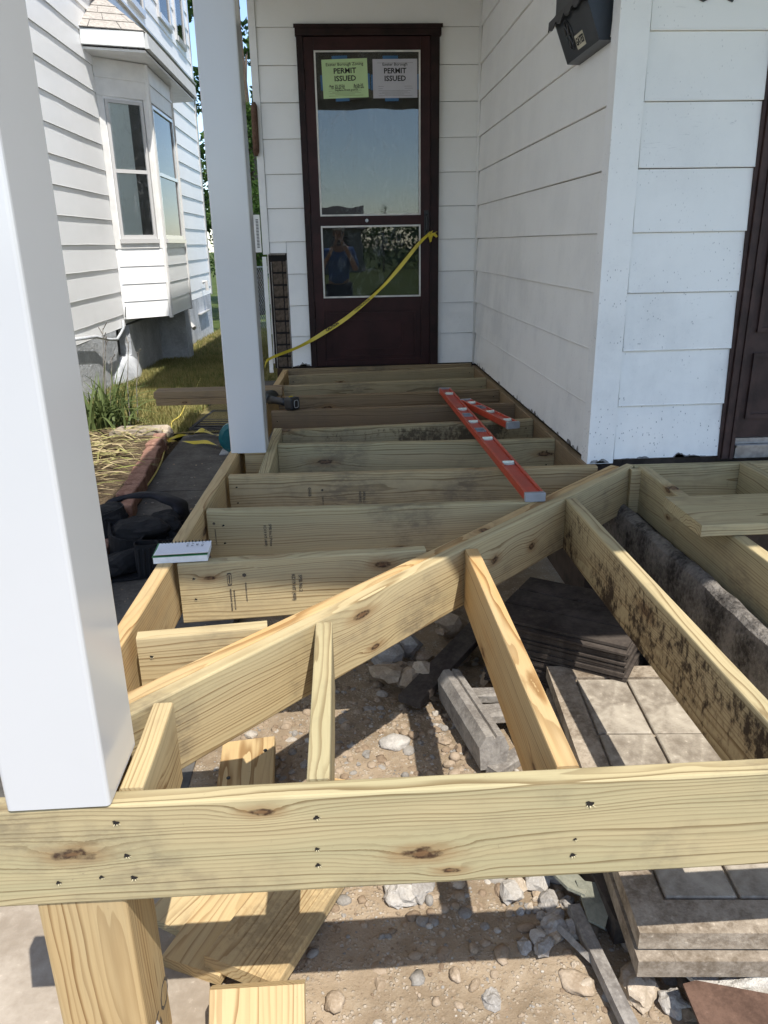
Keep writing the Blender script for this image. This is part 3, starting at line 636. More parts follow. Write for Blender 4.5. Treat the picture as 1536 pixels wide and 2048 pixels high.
# mill stamps printed on the joist faces, reading downwards
def stamp(board, s, x, z, size, face_y, sq=1.0):
    text_obj('mill_stamp', s, size, STAMP, board, frame_m((x, face_y, z), (0, 0, -1), (1, 0, 0)), .0001, .0002, squeeze=sq)
def oval(board, x, z, w_, h_, y):
    b = MB(); pp = [(w_*.5*math.copysign(abs(math.cos(a))**.4, math.cos(a)), 0, h_*.5*math.copysign(abs(math.sin(a))**.4, math.sin(a))) for a in np.linspace(0, 2*math.pi, 28)]
    for i in range(27):
        p, q = Vector(pp[i]), Vector(pp[i+1]); b.add([p, q, q*.80, p*.80], [(0, 1, 2, 3)])
    b.box((-w_*.12, -.0002, -h_*.32), (w_*.12, .0001, h_*.32))
    b.build('mill_stamp', STAMP, board, (x, y, z))
def disc(board, x, z, r, y):
    b = MB(); b.add([(0, 0, 0)] + [(r*math.cos(k*math.pi/6)*(1 if k % 2 else .8), 0, r*math.sin(k*math.pi/6)*(1 if k % 2 else .8)) for k in range(12)], [(0, k+1, (k+1) % 12+1) for k in range(12)]); b.build('mill_stamp', STAMP, board, (x, y, z))
for bi, off in ((1, .0), (2, .06), (3, .02)):
    bo = RJO[bi]; L = (Vector(RJ[bi][2:4]) - Vector(RJ[bi][0:2])).length; fy = -.0190 - .0014
    if bi == 1:
        oval(bo, -L/2 + .142, .038, .013, .040, fy); stamp(bo, 'PRESERVATIVE TREATED', -L/2 + .142, -.028, .0065, fy); stamp(bo, 'GROUND CONTACT USE', -L/2 + .152, -.028, .0055, fy)
        disc(bo, -L/2 + .185, .048, .0065, fy); stamp(bo, 'STANDARD U1 0.06 PCF', -L/2 + .187, -.005, .0055, fy)
        stamp(bo, 'SPIB No.2', -L/2 + .345, .012, .0145, fy, .9); stamp(bo, 'KD19 HT (409)', -L/2 + .325, .0, .0145, fy, .9)
    if bi == 2:
        disc(bo, -L/2 + .022, .05, .0055, fy); stamp(bo, 'STANDARD U1 0.06 PCF', -L/2 + .024, .0, .0055, fy)
        stamp(bo, 'SPIB No.2 Prime', -L/2 + .212, .002, .0135, fy, .9); stamp(bo, 'KD19 HT (409)', -L/2 + .194, .0, .0135, fy, .9)
    if bi == 3:
        oval(bo, -L/2 + .315, .022, .012, .036, fy); disc(bo, -L/2 + .365, .028, .005, fy); stamp(bo, 'TREATED U1 0.06', -L/2 + .366, -.02, .0055, fy)
        stamp(bo, 'SPIB No.2', -L/2 + .530, -.005, .013, fy, .9); stamp(bo, 'KD19 HT', -L/2 + .514, -.005, .013, fy, .9)

# columns: vinyl sleeves
def sleeve(label, x0, x1, y0, y1):
    b = MB(); q = [(a + (x0+x1)/2, c + (y0+y1)/2) for a, c in rrect(x1-x0, y1-y0, .007, 4)]; b.prism(q, .0, 2.515, 'z')
    o = b.build('porch_column', VINYL); tag(o, label, 'column')
    for p in o.data.polygons: p.use_smooth = False
    return o
sleeve('glossy white square column in the left foreground, standing on the front beam', -.560, -.396, 1.0325, 1.2005).location.z = .001
sleeve('white square column in the shade, farther back on the left rim joist', -.490, -.338, 3.258, 3.412).location.z = -.002
# the 6x6 below the front corner
b = MB(); b.prism(rrect(.142, .142, .006, 3), 0, .486, 'z'); o = b.build('support_post', WOOD, None, (-.476, 1.113, G - .0)); o.rotation_euler = (0, 0, 0)
bpy.data.objects.remove(o)
me = lumber_mesh('support_post', .485, .145, .150, .006); o = bpy.data.objects.new('support_post', me); link(o)
o.rotation_euler = (0, R(-90), 0); o.location = (-.474, 1.1125, -.1995 - .2425 + .0); props(o, green=.45, warm=.45, brown=.12, grime=.3, py=.02, pz=-.05)
tag(o, 'square treated wooden post under the front left corner of the beam', 'post')
post = o
text_obj('pencil_mark', 'GO', .085, STAMP, post, frame_m((-.135, .015, -.0754), (.25, 1, 0), (1, -.25, 0)), .0001, -.0008)
b = MB(); b.add([(0, 0, 0), (.03, .004, 0), (.035, .01, .1), (.012, .006, .17), (.002, .002, .15)], [(0, 1, 2, 3, 4)]); b.add([(0, .004, 0), (.03, .008, 0), (.035, .014, .1), (.012, .010, .17), (.002, .006, .15)], [(4, 3, 2, 1, 0)])
o = b.build('plastic_scrap', VINYL, None, (-.392, 1.04, G + .005), (0, 0, R(15))); tag(o, 'torn white plastic scrap standing against the foot of the wooden post', 'scrap')

# ------------------------------------------------------------------ loose boards
def plank(label, c, yaw, L, wd, th, tilt=(0, 0), name='loose_board', cat='board', mat=None, group=None, **pk):
    """flat-lying board; c is the centre of its top face"""
    me = lumber_mesh(name, L, wd, th, .003)
    if mat: me.materials.clear(); me.materials.append(mat)
    o = bpy.data.objects.new(name, me); rm = Matrix.Rotation(yaw, 4, 'Z') @ Matrix.Rotation(tilt[0], 4, 'Y') @ Matrix.Rotation(tilt[1], 4, 'X')
    o.matrix_world = Matrix.Translation(c) @ rm @ Matrix.Translation((0, 0, -th/2)); link(o); props(o, **pk); return tag(o, label, cat, group)
plank('short treated board lying across the right front joists', (1.062 + .75, 2.2255, .0385), 0, 1.5, .278, .038, green=.6, grime=.45)
plank('upper of two brown boards jutting out left behind the shaded column', (-.70, 4.435, .0775), R(.5), .72, .14, .0375, brown=.75, green=.3)
plank('lower of two brown boards jutting out left behind the shaded column', (-.70, 4.43, .0390), R(.3), .70, .14, .0375, brown=.70, warm=.4)
gA = 'offcut boards under the front beam'
plank('widest clean board on the dirt under the front beam, with a dark knot', (-.137, 1.49, G + .058), R(63.5), .56, .184, .036, (R(2), 0), green=.1, warm=.30, grime=.2, group=gA, stain=.25, seed=4)
plank('middle board lying partly under the wide clean board', (-.285, 1.505, G + .034), R(67), .48, .150, .030, green=.1, warm=.4, grime=.3, group=gA)
plank('leftmost narrow board on the ground beside the wooden post', (-.352, 1.60, G + .026), R(60), .44, .12, .022, green=.1, warm=.25, grime=.3, group=gA)
plank('short knotty block leaning upright in front of the boards', (-.205, 1.040, -.600), R(90), .23, .184, .036, (R(-52), 0), name='wood_block', green=.15, warm=.35, grime=.1, seed=11)
bl = plank('square plank offcut with two screws lying behind the front beam', (-.328, 1.965, G + .045), R(93), .24, .165, .036, (0, R(-3)), name='wood_block', green=.2, warm=.45, grime=.5)
for x, y in ((-.06, .05), (.05, -.055)):
    b = MB(); b.tube([(x, y, .018), (x, y, .021)], .006, 10); b.build('screw_head', BLACKP, bl)
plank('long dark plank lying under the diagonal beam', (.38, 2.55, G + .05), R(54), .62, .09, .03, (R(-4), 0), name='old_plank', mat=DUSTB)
plank('thin pale lath near the front beam on the gravel', (.03, 1.86, G + .022), R(-17), .30, .035, .006, name='lath', cat='stick', green=.1, warm=.6, grime=.6)
# grey sleeper and slats left of the middle joist
sl = thing('curb_block', 'grey weathered sleeper with grooved top lying on the gravel', 'block', (.386, 2.135, G + .06), (R(3), R(4), R(99)))
b = MB(); b.prism([(-.040, -.055), (.040, -.055), (.048, .02), (.028, .055), (.006, .057), (.003, .048), (-.003, .048), (-.006, .057), (-.030, .052), (-.047, .015)], -.225, .225, 'x'); b.build('block_body', GREYW, sl)
gB = 'grey slats beside the sleeper'
plank('grey slat on the gravel, the one farther from the front beam', (.475, 2.285, G + .05), R(-3), .20, .055, .03, name='grey_slat', mat=GREYW, group=gB)
plank('grey slat on the gravel, the one nearer the front beam', (.485, 2.175, G + .05), R(2), .20, .075, .03, name='grey_slat', mat=GREYW, group=gB)
plank('reddish grey chip under the orange topped joist', (.475, 1.94, G + .035), R(38), .16, .05, .03, name='grey_slat', mat=GREYW)
# old panelled slabs under the right half
def slab(label, x0, x1, y0, y1, zt, rot, cols, rows, mat, group):
    cx, cy = (x0+x1)/2, (y0+y1)/2; wd, dp = x1-x0, y1-y0
    t = thing('panel_slab', label, 'panel', (cx, cy, zt - .045), (0, 0, R(rot)), group)
    b = MB(); b.box((-wd/2, -dp/2, 0), (wd/2, dp/2, .030)); b.box((-wd/2, -dp/2, .0301), (-wd/2 + .075, dp/2, .043)); b.box((wd/2 - .075, -dp/2, .0301), (wd/2, dp/2, .043)); b.box((-wd/2 + .0755, -dp/2, .0301), (wd/2 - .0755, -dp/2 + .085, .043)); b.box((-wd/2 + .0755, dp/2 - .07, .0301), (wd/2 - .0755, dp/2, .043))
    b.build('slab_frame', mat, t)
    iw = (wd - .16)/cols; ih = (dp - .165)/rows
    for i in range(cols):
        for j in range(rows):
            bevel_box('panel', (iw - .008, ih - .008, .012), PANEL, t, (-wd/2 + .08 + iw*(i+.5), -dp/2 + .09 + ih*(j+.5), .0362 + rnd.uniform(-.001, .001)), (0, 0, 0), .003, 1)
    return t
gp = 'stacked panel slabs under the right joists'
slab('dusty panelled slab on top of the stack under the right joists', .615, 1.10, 1.150, 2.205, -.500, -4.4, 2, 3, make_stone('chalky_old_frame', (.165, .125, .085), (.43, .36, .275), 9, .5), gp)
slab('lower panelled slab of the stack, sticking out toward the viewer', .606, 1.10, 1.128, 2.15, -.551, -4.2, 2, 3, BOARDG, gp)
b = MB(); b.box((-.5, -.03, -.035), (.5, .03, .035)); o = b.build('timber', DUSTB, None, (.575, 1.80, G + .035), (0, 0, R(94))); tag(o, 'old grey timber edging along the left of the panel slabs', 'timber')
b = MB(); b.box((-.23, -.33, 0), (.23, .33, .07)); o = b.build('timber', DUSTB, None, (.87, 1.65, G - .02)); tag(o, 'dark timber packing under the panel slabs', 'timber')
# stack of dark sheets
st = thing('sheet_stack', 'stack of dusty brown corrugated sheets in the shade under the stained joist', 'stack', (.80, 2.42, G))
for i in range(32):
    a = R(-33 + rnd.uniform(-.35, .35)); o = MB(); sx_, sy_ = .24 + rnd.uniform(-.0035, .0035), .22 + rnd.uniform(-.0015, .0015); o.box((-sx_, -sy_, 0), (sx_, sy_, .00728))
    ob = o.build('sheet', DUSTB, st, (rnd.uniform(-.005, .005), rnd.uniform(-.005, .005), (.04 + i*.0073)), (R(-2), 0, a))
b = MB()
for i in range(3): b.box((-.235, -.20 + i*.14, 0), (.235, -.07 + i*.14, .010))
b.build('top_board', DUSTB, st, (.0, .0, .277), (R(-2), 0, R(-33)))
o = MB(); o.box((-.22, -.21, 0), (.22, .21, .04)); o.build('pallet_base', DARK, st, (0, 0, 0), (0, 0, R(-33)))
# old concrete footing along the right
n = 60; v = []; f = []
sec = [(0, -.55), (0.0, -.30), (.0, -.06), (.006, -.012), (.02, 0), (.035, .004), (.048, .0), (.056, -.05), (.20, -.055), (.22, -.55)]
for i in range(n + 1):
    y = 1.10 + (FY - .01 - 1.10) * i / n; x0 = 1.103 - .036 * (y - 1.1)/1.85
    for j, (a, c) in enumerate(sec):
        nz = Vector((a * 9, y * 5, c * 9)); k = .0 if j in (0, 9) else (.007 if j < 7 else .003)
        v.append((x0 + a + k*mnoise.noise(nz), y, -.152 + c + k*1.2*mnoise.noise(nz*2.3 + Vector((7, 0, 0))) + .008*mnoise.noise(nz*.5)))
q = len(sec)
for i in range(n):
    for j in range(q - 1): f.append((i*q+j, i*q+j+1, (i+1)*q+j+1, (i+1)*q+j))
f += [tuple(range(q - 1, -1, -1)), tuple(range(n*q, n*q+q))]
o = mesh_obj('footing_wall', v, f, OLDC, smooth=False); tag(o, 'rough broken concrete footing running from the house corner under the right joists', 'concrete wall')
# slate shards, stick, rusty sheet, plaster
def shard(label, pts, z, th, mat, name, cat, tilt=(0, 0), group=None):
    c = Vector((sum(p[0] for p in pts)/len(pts), sum(p[1] for p in pts)/len(pts), 0)); b = MB()
    b.prism([(p[0]-c.x, p[1]-c.y) for p in pts], -th, 0, 'z'); o = b.build(name, mat, None, (c.x, c.y, z), (R(tilt[0]), R(tilt[1]), 0)); return tag(o, label, cat, group)
shard('long olive slate shard lying flat by the panel slabs', [(.455, 1.56), (.50, 1.56), (.555, 1.42), (.535, 1.385), (.50, 1.41), (.46, 1.50)], G + .055, .008, SLATE, 'slate_shard', 'slate', (-6, 5))
shard('large olive slate shard with a pale broken edge', [(.475, 1.60), (.56, 1.60), (.575, 1.44), (.515, 1.45)], G + .078, .008, SLATE, 'slate_shard', 'slate', (-4, -4))
shard('pointed slate shard tipping down toward the viewer', [(.525, 1.43), (.585, 1.42), (.59, 1.36), (.562, 1.31), (.53, 1.33)], G + .05, .008, SLATE, 'slate_shard', 'slate', (12, 4))
b = MB(); b.prism([(-.016, -.012), (.014, -.013), (.017, .008), (-.012, .013)], -.20, .20, 'x'); o = b.build('stick', GREYW, None, (.530, 1.185, G + .022), (R(6), R(1), R(-84))); tag(o, 'weathered grey wooden stake lying on the dirt', 'stick')
b = MB(); b.prism([(-.005, -.006), (.006, -.004), (.004, .006)], -.075, .075, 'x'); o = b.build('stick', GREYW, None, (.497, 1.27, G + .02), (0, R(4), R(-58))); tag(o, 'thin splinter of wood left of the grey stake', 'stick')
shard('rusty brown sheet at the lower right corner', [(.660, 1.13), (.69, 1.135), (.96, 1.05), (.96, .88), (.655, .88)], G + .075, .006, RUST, 'metal_sheet', 'sheet', (4, -2))
def blob(name, mat, loc, size, seed, sub=2, flat=.0, parent=None, rough=.35, rotz=0.0):
    bm = bmesh.new(); bmesh.ops.create_icosphere(bm, subdivisions=sub, radius=1.0)
    for vv in bm.verts:
        p = vv.co.copy(); k = 1 + rough*mnoise.noise(p*1.3 + Vector((seed*3.7, 0, 0))) + rough*.4*mnoise.noise(p*3.5 + Vector((0, seed*2.1, 0)))
        vv.co = Vector((p.x*k*size[0], p.y*k*size[1], p.z*k*size[2]))
    me = bpy.data.meshes.new(name); bm.to_mesh(me); bm.free(); me.materials.append(mat)
    if sub > 1: me.polygons.foreach_set('use_smooth', [rough < .3] * len(me.polygons))
    o = bpy.data.objects.new(name, me); o.location = loc; o.rotation_euler = (0, 0, rotz); return link(o, parent)
o = blob('plaster_slab', PLASTER, (.86, 1.135, G + .030), (.15, .060, .050), 3, 4, rough=.45); tag(o, 'crumbling white plaster lump beside the lower panel slab', 'plaster')
o = shard('flat pale stone chip behind the rusty sheet', [(.685, 1.165), (.735, 1.185), (.755, 1.13), (.715, 1.115)], G + .06, .012, ROCKS[3], 'stone_chip', 'stone', (5, 4))
rocks = [(.133, 2.095, .050, .036, .020, 3, 'largest smooth white cobble on the gravel behind the front beam'), (.105, 1.475, .040, .045, .022, 3, 'pale split rock at the shadow edge under the beam'), (.148, 1.49, .034, .048, .020, 1, 'grey split rock beside the pale one'),
         (.47, 1.215, .030, .042, .012, 2, 'curved brown fossil-like stone in the dirt'), (.485, 1.205, .013, .022, .014, 0, 'small rounded stone inside the curved brown stone'), (.205, 1.245, .013, .017, .012, 2, 'egg shaped tan pebble alone on the sunny dirt'),
         (-.06, 1.205, .024, .022, .014, 2, 'brown cobble right of the leaning block'), (.455, 1.345, .034, .028, .022, 1, 'grey cobble beside the shards in the beam shadow'), (.508, 1.345, .024, .03, .02, 1, 'rough dark rock under the slate shards'),
         (.25, 1.50, .016, .02, .014, 2, 'rounded tan stone at the joist shadow'), (.24, 2.62, .05, .04, .03, 0, 'dusty rock at the end of the long dark plank'), (.43, 2.36, .05, .035, .02, 0, 'pale broken lump behind the grey slats'),
         (.275, 1.185, .020, .024, .010, 1, 'flat dark grey chip on the sunny dirt'), (.60, 1.19, .05, .04, .025, 0, 'lumpy clod right of the grey stake'), (.63, 1.32, .035, .03, .03, 2, 'brown rounded stone against the lower slab'), (.66, 1.15, .03, .03, .02, 3, 'white rubble piece left of the rusty sheet')]
for i, (x, y, a, c, d, mi, lb) in enumerate(rocks):
    o = blob('rock', ROCKS[mi], (x, y, height(x, y) + d*.55), (a, c, d), i + 1, 3, rough=.28 if i in (0, 3, 4, 5, 6) else .42, rotz=i*1.3); tag(o, lb, 'rock')
gR = 'broken grey rubble between the slabs and the beam shadow'
for i in range(46):
    x = rnd.gauss(.455, .055); y = rnd.gauss(1.43, .085); s_ = rnd.choice((.010, .013, .016, .022, .030))*rnd.uniform(.8, 1.2)
    if x > .60: continue
    o = blob('rubble', ROCKS[rnd.choice((1, 1, 0, 3, 2))], (x, y, height(x, y) + s_*.35), (s_, s_*rnd.uniform(.6, 1), s_*rnd.uniform(.5, .8)), 140 + i, 2, rough=.5, rotz=rnd.uniform(0, 3))
    tag(o, 'broken grey rubble piece left of the stacked panel slabs', 'rubble', gR)
# rubble heap in the shade under the diagonal beam
for i in range(26):
    x = rnd.uniform(.12, .62); y = rnd.uniform(2.45, 3.2); s = rnd.uniform(.03, .07)
    o = blob('rubble', ROCKS[rnd.choice((1, 2, 0))], (x, y, height(x, y) + s*.5 + rnd.uniform(0, .05)), (s, s*rnd.uniform(.6, 1), s*rnd.uniform(.4, .8)), 40 + i, 2, rough=.5, rotz=rnd.uniform(0, 3))
    tag(o, 'lump of dusty rubble heaped in the shade below the diagonal beam', 'rubble', 'rubble heap under the diagonal beam')
# gravel, one uncountable spread
def pebble_field(name, n, region, mats, smin, smax, power, zf, dens=None):
    bm = bmesh.new(); bmesh.ops.create_icosphere(bm, subdivisions=2, radius=1.0); base = np.array([v.co[:] for v in bm.verts]); fc = np.array([[v.index for v in q.verts] for q in bm.faces]); bm.free()
    rs_ = np.random.RandomState(5); V = []; F = []; M = []; k = 0; nb = len(base)
    while k < n:
        x = rs_.uniform(region[0], region[1]); y = rs_.uniform(region[2], region[3])
        if dens and rs_.rand() > dens(x, y): continue
        s = smin + (smax - smin) * rs_.rand()**power; sc = s*np.array([rs_.uniform(.75, 1.35), rs_.uniform(.75, 1.35), rs_.uniform(.45, .85)])
        jit = (1 + .16*np.sin(base*rs_.uniform(1.2, 2.6) + rs_.uniform(0, 6, 3)).sum(1, keepdims=True)*.6)*(1 + rs_.choice([0, .22])*rs_.uniform(-1, 1, (nb, 1)))
        p = base*jit*sc; an = rs_.uniform(0, 6.28); c, s_ = math.cos(an), math.sin(an)
        p = np.stack([p[:, 0]*c - p[:, 1]*s_, p[:, 0]*s_ + p[:, 1]*c, p[:, 2]], 1) + [x, y, zf(x, y) + sc[2]*rs_.uniform(-.35, .35)]
        V.append(p); F.append(fc + k*nb); M.append(np.full(len(fc), rs_.choice(len(mats), p=[.48, .2, .24, .08]))); k += 1
    me = bpy.data.meshes.new(name); me.from_pydata(np.concatenate(V).tolist(), [], np.concatenate(F).tolist()); me.update()
    for m_ in mats: me.materials.append(m_)
    me.polygons.foreach_set('material_index', np.concatenate(M).astype(int)); me.polygons.foreach_set('use_smooth', np.repeat(rs_.rand(n) < .5, len(fc)))
    o = bpy.data.objects.new(name, me); link(o); return o
def pd(x, y):
    d = .5 + .9*mnoise.noise(Vector((x*3.1, y*3.1, 9)))
    if x < -.3 and y < 1.75: return 0
    if 1.55 < y < 2.3 and -.2 < x < .5: d += .55
    if y < 1.4 and x < .45: d -= .25
    return max(.06, d)
PM = [make_stone('tan_pebble', (.25, .185, .12), (.38, .295, .21), 20, .3, space='pos'), make_stone('grey_pebble', (.19, .17, .145), (.32, .29, .25), 20, .3, space='pos'), make_stone('brown_pebble', (.18, .125, .08), (.30, .22, .145), 20, .3, space='pos'), make_stone('pale_pebble', (.33, .285, .23), (.47, .42, .35), 20, .3, space='pos')]
o = pebble_field('gravel', 4200, (-.45, 1.25, .95, 2.75), PM, .0028, .019, 4.0, height, pd); tag(o, 'loose gravel and pebbles spread over the dirt', 'gravel', kind='stuff')
o = pebble_field('grit', 4200, (-.45, 1.1, .95, 2.5), PM, .0012, .0042, 1.5, height, None); tag(o, 'fine grit over the sunlit dirt', 'grit', kind='stuff')
o = pebble_field('walk_grit', 500, (-1.3, -.55, 2.4, 8.0), PM, .002, .009, 3.5, lambda x, y: G + .003, None); tag(o, 'stray grit on the shaded walkway', 'grit', kind='stuff')

# ------------------------------------------------------------------ tools and small things
def level(label, p0, p1, wd, ht, z, wins, vials, group):
    p0 = Vector(p0); p1 = Vector(p1); d = p1 - p0; L = d.length
    t = thing('spirit_level', label, 'level', (*((p0+p1)/2), z), (0, 0, math.atan2(d.y, d.x)), group)
    b = MB(); e = .010                                        # box rails with a sunken web on the upper face
    b.box((-L/2 + .02, -wd/2, 0), (L/2 - .02, -wd/2 + e, ht)); b.box((-L/2 + .02, wd/2 - e, 0), (L/2 - .02, wd/2, ht)); b.build('rail', RED, t)
    segs = sorted([(x - .035, x + .035) for x in wins] + [(x - .024, x + .024) for x in vials]); x = -L/2 + .02
    for a, c in segs + [(L/2 - .02, 0)]: b = MB(); b.box((x, -wd/2 + e + .0002, .004), (a, wd/2 - e - .0002, ht - .006)); x = c; b.build('web', REDIN, t)
    for s in (-1, 1): bevel_box('end_cap', (.022, wd + .004, ht + .004), GREYCAP, t, (s*(L/2 - .010), 0, ht/2), (0, 0, 0), .003)
    for x in vials:
        b = MB(); b.tube([(x, 0, .006), (x, 0, ht - .003)], wd*.40, 16); v_ = b.build('vial_block', VIAL, t)
        b = MB(); b.tube([(x, -wd*.33, ht - .002), (x, wd*.33, ht - .002)], .006, 10); b.build('bubble_tube', plain('vial_fluid', (.66, .68, .58), .15), v_)
        b = MB(); b.box((x - .021, -wd*.28, ht - .0025), (x - .006, wd*.28, ht - .0015)); b.build('vial_frame', GREYCAP, v_)
    for x in wins:
        b = MB()
        for q in ((-.034, -.028), (.028, .034)): b.box((x + q[0], -wd/2 + e + .0004, .003), (x + q[1], wd/2 - e - .0004, ht - .002))
        for q in (-1, 1): b.box((x - .0278, q*(wd/2 - e - .003) - .0025, .003), (x + .0278, q*(wd/2 - e - .003) + .0025, ht - .002))
        b.build('hand_hole', GREYCAP, t)
    return t
gl = 'red levels lying on the joists'
level('long red spirit level lying across five rear joists', (.615, 4.535), (.654, 2.468), .068, .028, .001, (.05, -.28), (-.86, -.42, -.12, .22, .62), gl)
level('short red spirit level resting beside the long one near the wall', (.680, 4.165), (.818, 3.555), .062, .030, .001, (-.10,), (-.22, .03, .235), gl)
dr = thing('cordless_drill', 'black cordless drill with battery lying beside the shaded column', 'drill', (-.285, 4.165, .0), (0, 0, R(-42)))
b = MB(); b.tube([(-.16, 0, .036), (-.12, 0, .038), (-.06, 0, .036), (-.02, 0, .036)], [.024, .021, .020, .024], 12); b.build('grip', BLACKP, dr, smooth=True)
bevel_box('battery', (.062, .072, .070), BLACKP, dr, (.018, 0, .036), (0, 0, 0), .014, 3)
b = MB(); b.tube([(-.16, 0, .042), (-.22, .0, .045), (-.22, .10, .045)], [.026, .030, .028], 12); b.build('motor_housing', plain('drill_yellow_grey', (.05, .05, .045), .4), dr, smooth=True)
b = MB(); pp = [(.0505, .015*math.copysign(abs(math.cos(a))**.5, math.cos(a)), .036 + .020*math.copysign(abs(math.sin(a))**.5, math.sin(a))) for a in np.linspace(0, 2*math.pi, 24)]; b.tube(pp, .0016, 5, False); b.build('battery_badge', plain('badge_grey', (.42, .42, .40), .5), dr)
b = MB(); b.tube([(.012, math.cos(a)*.037, .036 + math.sin(a)*.036) for a in np.linspace(-.9, 2.2, 12)], .004, 6); b.build('yellow_stripe', plain('tool_yellow', (.62, .48, .03), .45), dr)
nb = thing('notebook', 'open spiral notepad with handwriting on the left rim joist', 'notebook', (-.478, 2.100, .0005), (0, 0, R(3)))
b = MB(); b.box((-.076, -.056, 0), (.076, .052, .018)); b.build('page_block', plain('paper_edge', (.74, .73, .71), .8, var=.05, scale=80), nb)
b = MB(); b.box((-.079, -.055, .0182), (.076, .053, .0198)); b.build('green_cover', plain('green_card', (.05, .20, .07), .6), nb)
b = MB(); b.prism([(-.056, .0265), (-.053, .0260), (.0, .0215), (.05, .0205), (.05, .0200), (-.0, .0205), (-.053, .0240)], -.074, .078, 'x'); pg = b.build('top_page', plain('white_page', (.80, .80, .82), .8, var=.02), nb)
b = MB()
for i in range(9): b.box((-.070, .036 - i*.0098, .0), (.074, .0364 - i*.0098, .0003)) if False else b.add([(-.070, .036 - i*.0098, .0216 + max(0, i-3)*.00075), (.074, .036 - i*.0098, .0216 + max(0, i-3)*.00075), (.074, .0366 - i*.0098, .0216 + max(0, i-3)*.00075), (-.070, .0366 - i*.0098, .0216 + max(0, i-3)*.00075)], [(0, 1, 2, 3)])
b.build('ruled_line', plain('rule_blue', (.42, .47, .60), .8), nb)
wl = [('1 - 12 ft', .055), ('2x8', .040), ('4 - 16', .026), ('52 3/4', .012)]
for s, x in wl: text_obj('handwriting', s, .010, INK, nb, frame_m((x, .018, .0238), (0, -1, .0), (1, 0, 0)), .0001, 0)
for i in range(15):
    x = -.066 + i*.0098
    b = MB(); b.tube([(x, .050 + .006*math.cos(a), .013 + .0125*math.sin(a)) for a in np.linspace(-.6, 3.4, 9)], .0011, 5); b.build('spiral_ring', BLACKP, nb)
# tool bag on the walkway
tb = thing('tool_bag', 'black padded tool belt and pouches heaped on the walkway', 'tool bag', (-1.05, 3.78, G + .004), (0, 0, R(8)))
v = []; f = []; n = 26
for i in range(n + 1):
    a = -1.15 + 4.0*i/n; cx_ = .19*math.cos(a) - .02; cz_ = .085*math.sin(a) + .19
    wob = .015*math.sin(i*1.3); nrm2 = Vector((math.cos(a), 0, math.sin(a)))
    for u, e in ((-.075, .0), (.075, .0), (.070, .024), (-.070, .024)):
        v.append(Vector((cx_, u*(1+.12*math.sin(i*.7)) + .04*math.cos(a*.8) + wob, cz_)) + nrm2*e)
for i in range(n):
    for j in range(4): f.append((i*4+j, i*4+(j+1) % 4, (i+1)*4+(j+1) % 4, (i+1)*4+j))
f += [(0, 1, 2, 3), (n*4+3, n*4+2, n*4+1, n*4)]
v = [Vector((p.x*1.0, p.y + .05, max(p.z, .004))) for p in v]
mesh_obj('padded_belt', v, f, plain('navy_padding', (.010, .010, .015), .8, var=.3, scale=30, bump=.4), tb, (-.02, .10, 0), (R(-12), 0, R(-20)), smooth=True)
def pouch(c, s, tilt, nm, rib=0):
    b = MB(); w0, d0, h0 = s
    sec_ = [(0, .80), (h0*.25, .97), (h0*.7, 1.02), (h0, 1.05)]; vv = []; ff = []; base = rrect(w0, d0, min(w0, d0)*.3, 5); q = len(base)
    for z, k in sec_: vv += [(a*k, c_*k, z) for a, c_ in base]
    for k in (.93, .86): vv += [(a*1.05*k, c_*1.05*k, h0 if k > .9 else h0*.55) for a, c_ in base]
    for i in range(5):
        for j in range(q): ff.append((i*q+j, i*q+(j+1) % q, (i+1)*q+(j+1) % q, (i+1)*q+j))
    ff += [tuple(range(q - 1, -1, -1)), tuple(range(5*q, 6*q))]
    b.add(vv, ff)
    for i in range(rib): x = -w0*.35 + w0*.7*i/max(1, rib-1); b.tube([(x, -d0*.52, h0*.08), (x, -d0*.54, h0*.9)], .006, 6)
    return b.build(nm, CLOTH, tb, c, tilt)
pouch((-.03, -.03, .0), (.32, .24, .17), (R(8), R(10), R(12)), 'main_pouch')
pouch((.03, -.27, .0), (.11, .08, .17), (R(-4), R(3), R(5)), 'holster', 4)
pouch((.16, .0, .0), (.15, .15, .15), (R(4), R(24), R(-15)), 'side_pouch')
pouch((-.17, .08, .0), (.24, .20, .24), (R(-6), R(-12), R(20)), 'side_pouch', 3)
b = MB(); b.ribbon([(-.16, -.20, .02), (-.05, -.17, .10), (.03, -.12, .19), (.12, -.05, .14), (.20, .0, .02)], [(.0, .016, .012)]*5); b.build('strap', CLOTH, tb)
b = MB(); b.box((-.26, -.31, .003), (-.02, -.255, .014)); b.build('strap', CLOTH, tb, (0, 0, 0), (0, 0, R(4)))
for i, (x, y, z, a, c, d) in enumerate(((-.02, -.04, .17, .15, .11, .06), (.10, .04, .15, .11, .10, .07), (-.17, .09, .22, .11, .09, .05), (.17, -.06, .06, .09, .09, .07), (-.06, -.20, .06, .16, .08, .06))):
    blob('flap', CLOTH, (x, y, z), (a, c, d), 90 + i, 3, rough=.32, parent=tb, rotz=i)
# teal saw behind the shaded column
ts = thing('power_saw', 'teal power tool on the walkway half hidden by the shaded column', 'power tool', (-.84, 5.85, G + .005))
b = MB(); b.tube([(0, -.045, .125), (0, -.03, .125), (0, .03, .125), (0, .045, .125)], [.09, .12, .12, .09], 24); b.build('blade_guard', TEAL, ts, smooth=False)
b = MB(); b.tube([(0, .046, .125), (0, .17, .13)], [.06, .05], 16); b.build('motor', TEAL, ts, smooth=True)
b = MB(); b.tube([(.02, .06, .18), (.05, .06, .25), (.14, .06, .25), (.17, .06, .16)], .017, 10); b.build('handle', BLACKP, ts, smooth=True)
b = MB(); b.box((-.12, -.07, 0), (.16, .12, .008)); b.build('base_plate', METAL, ts)
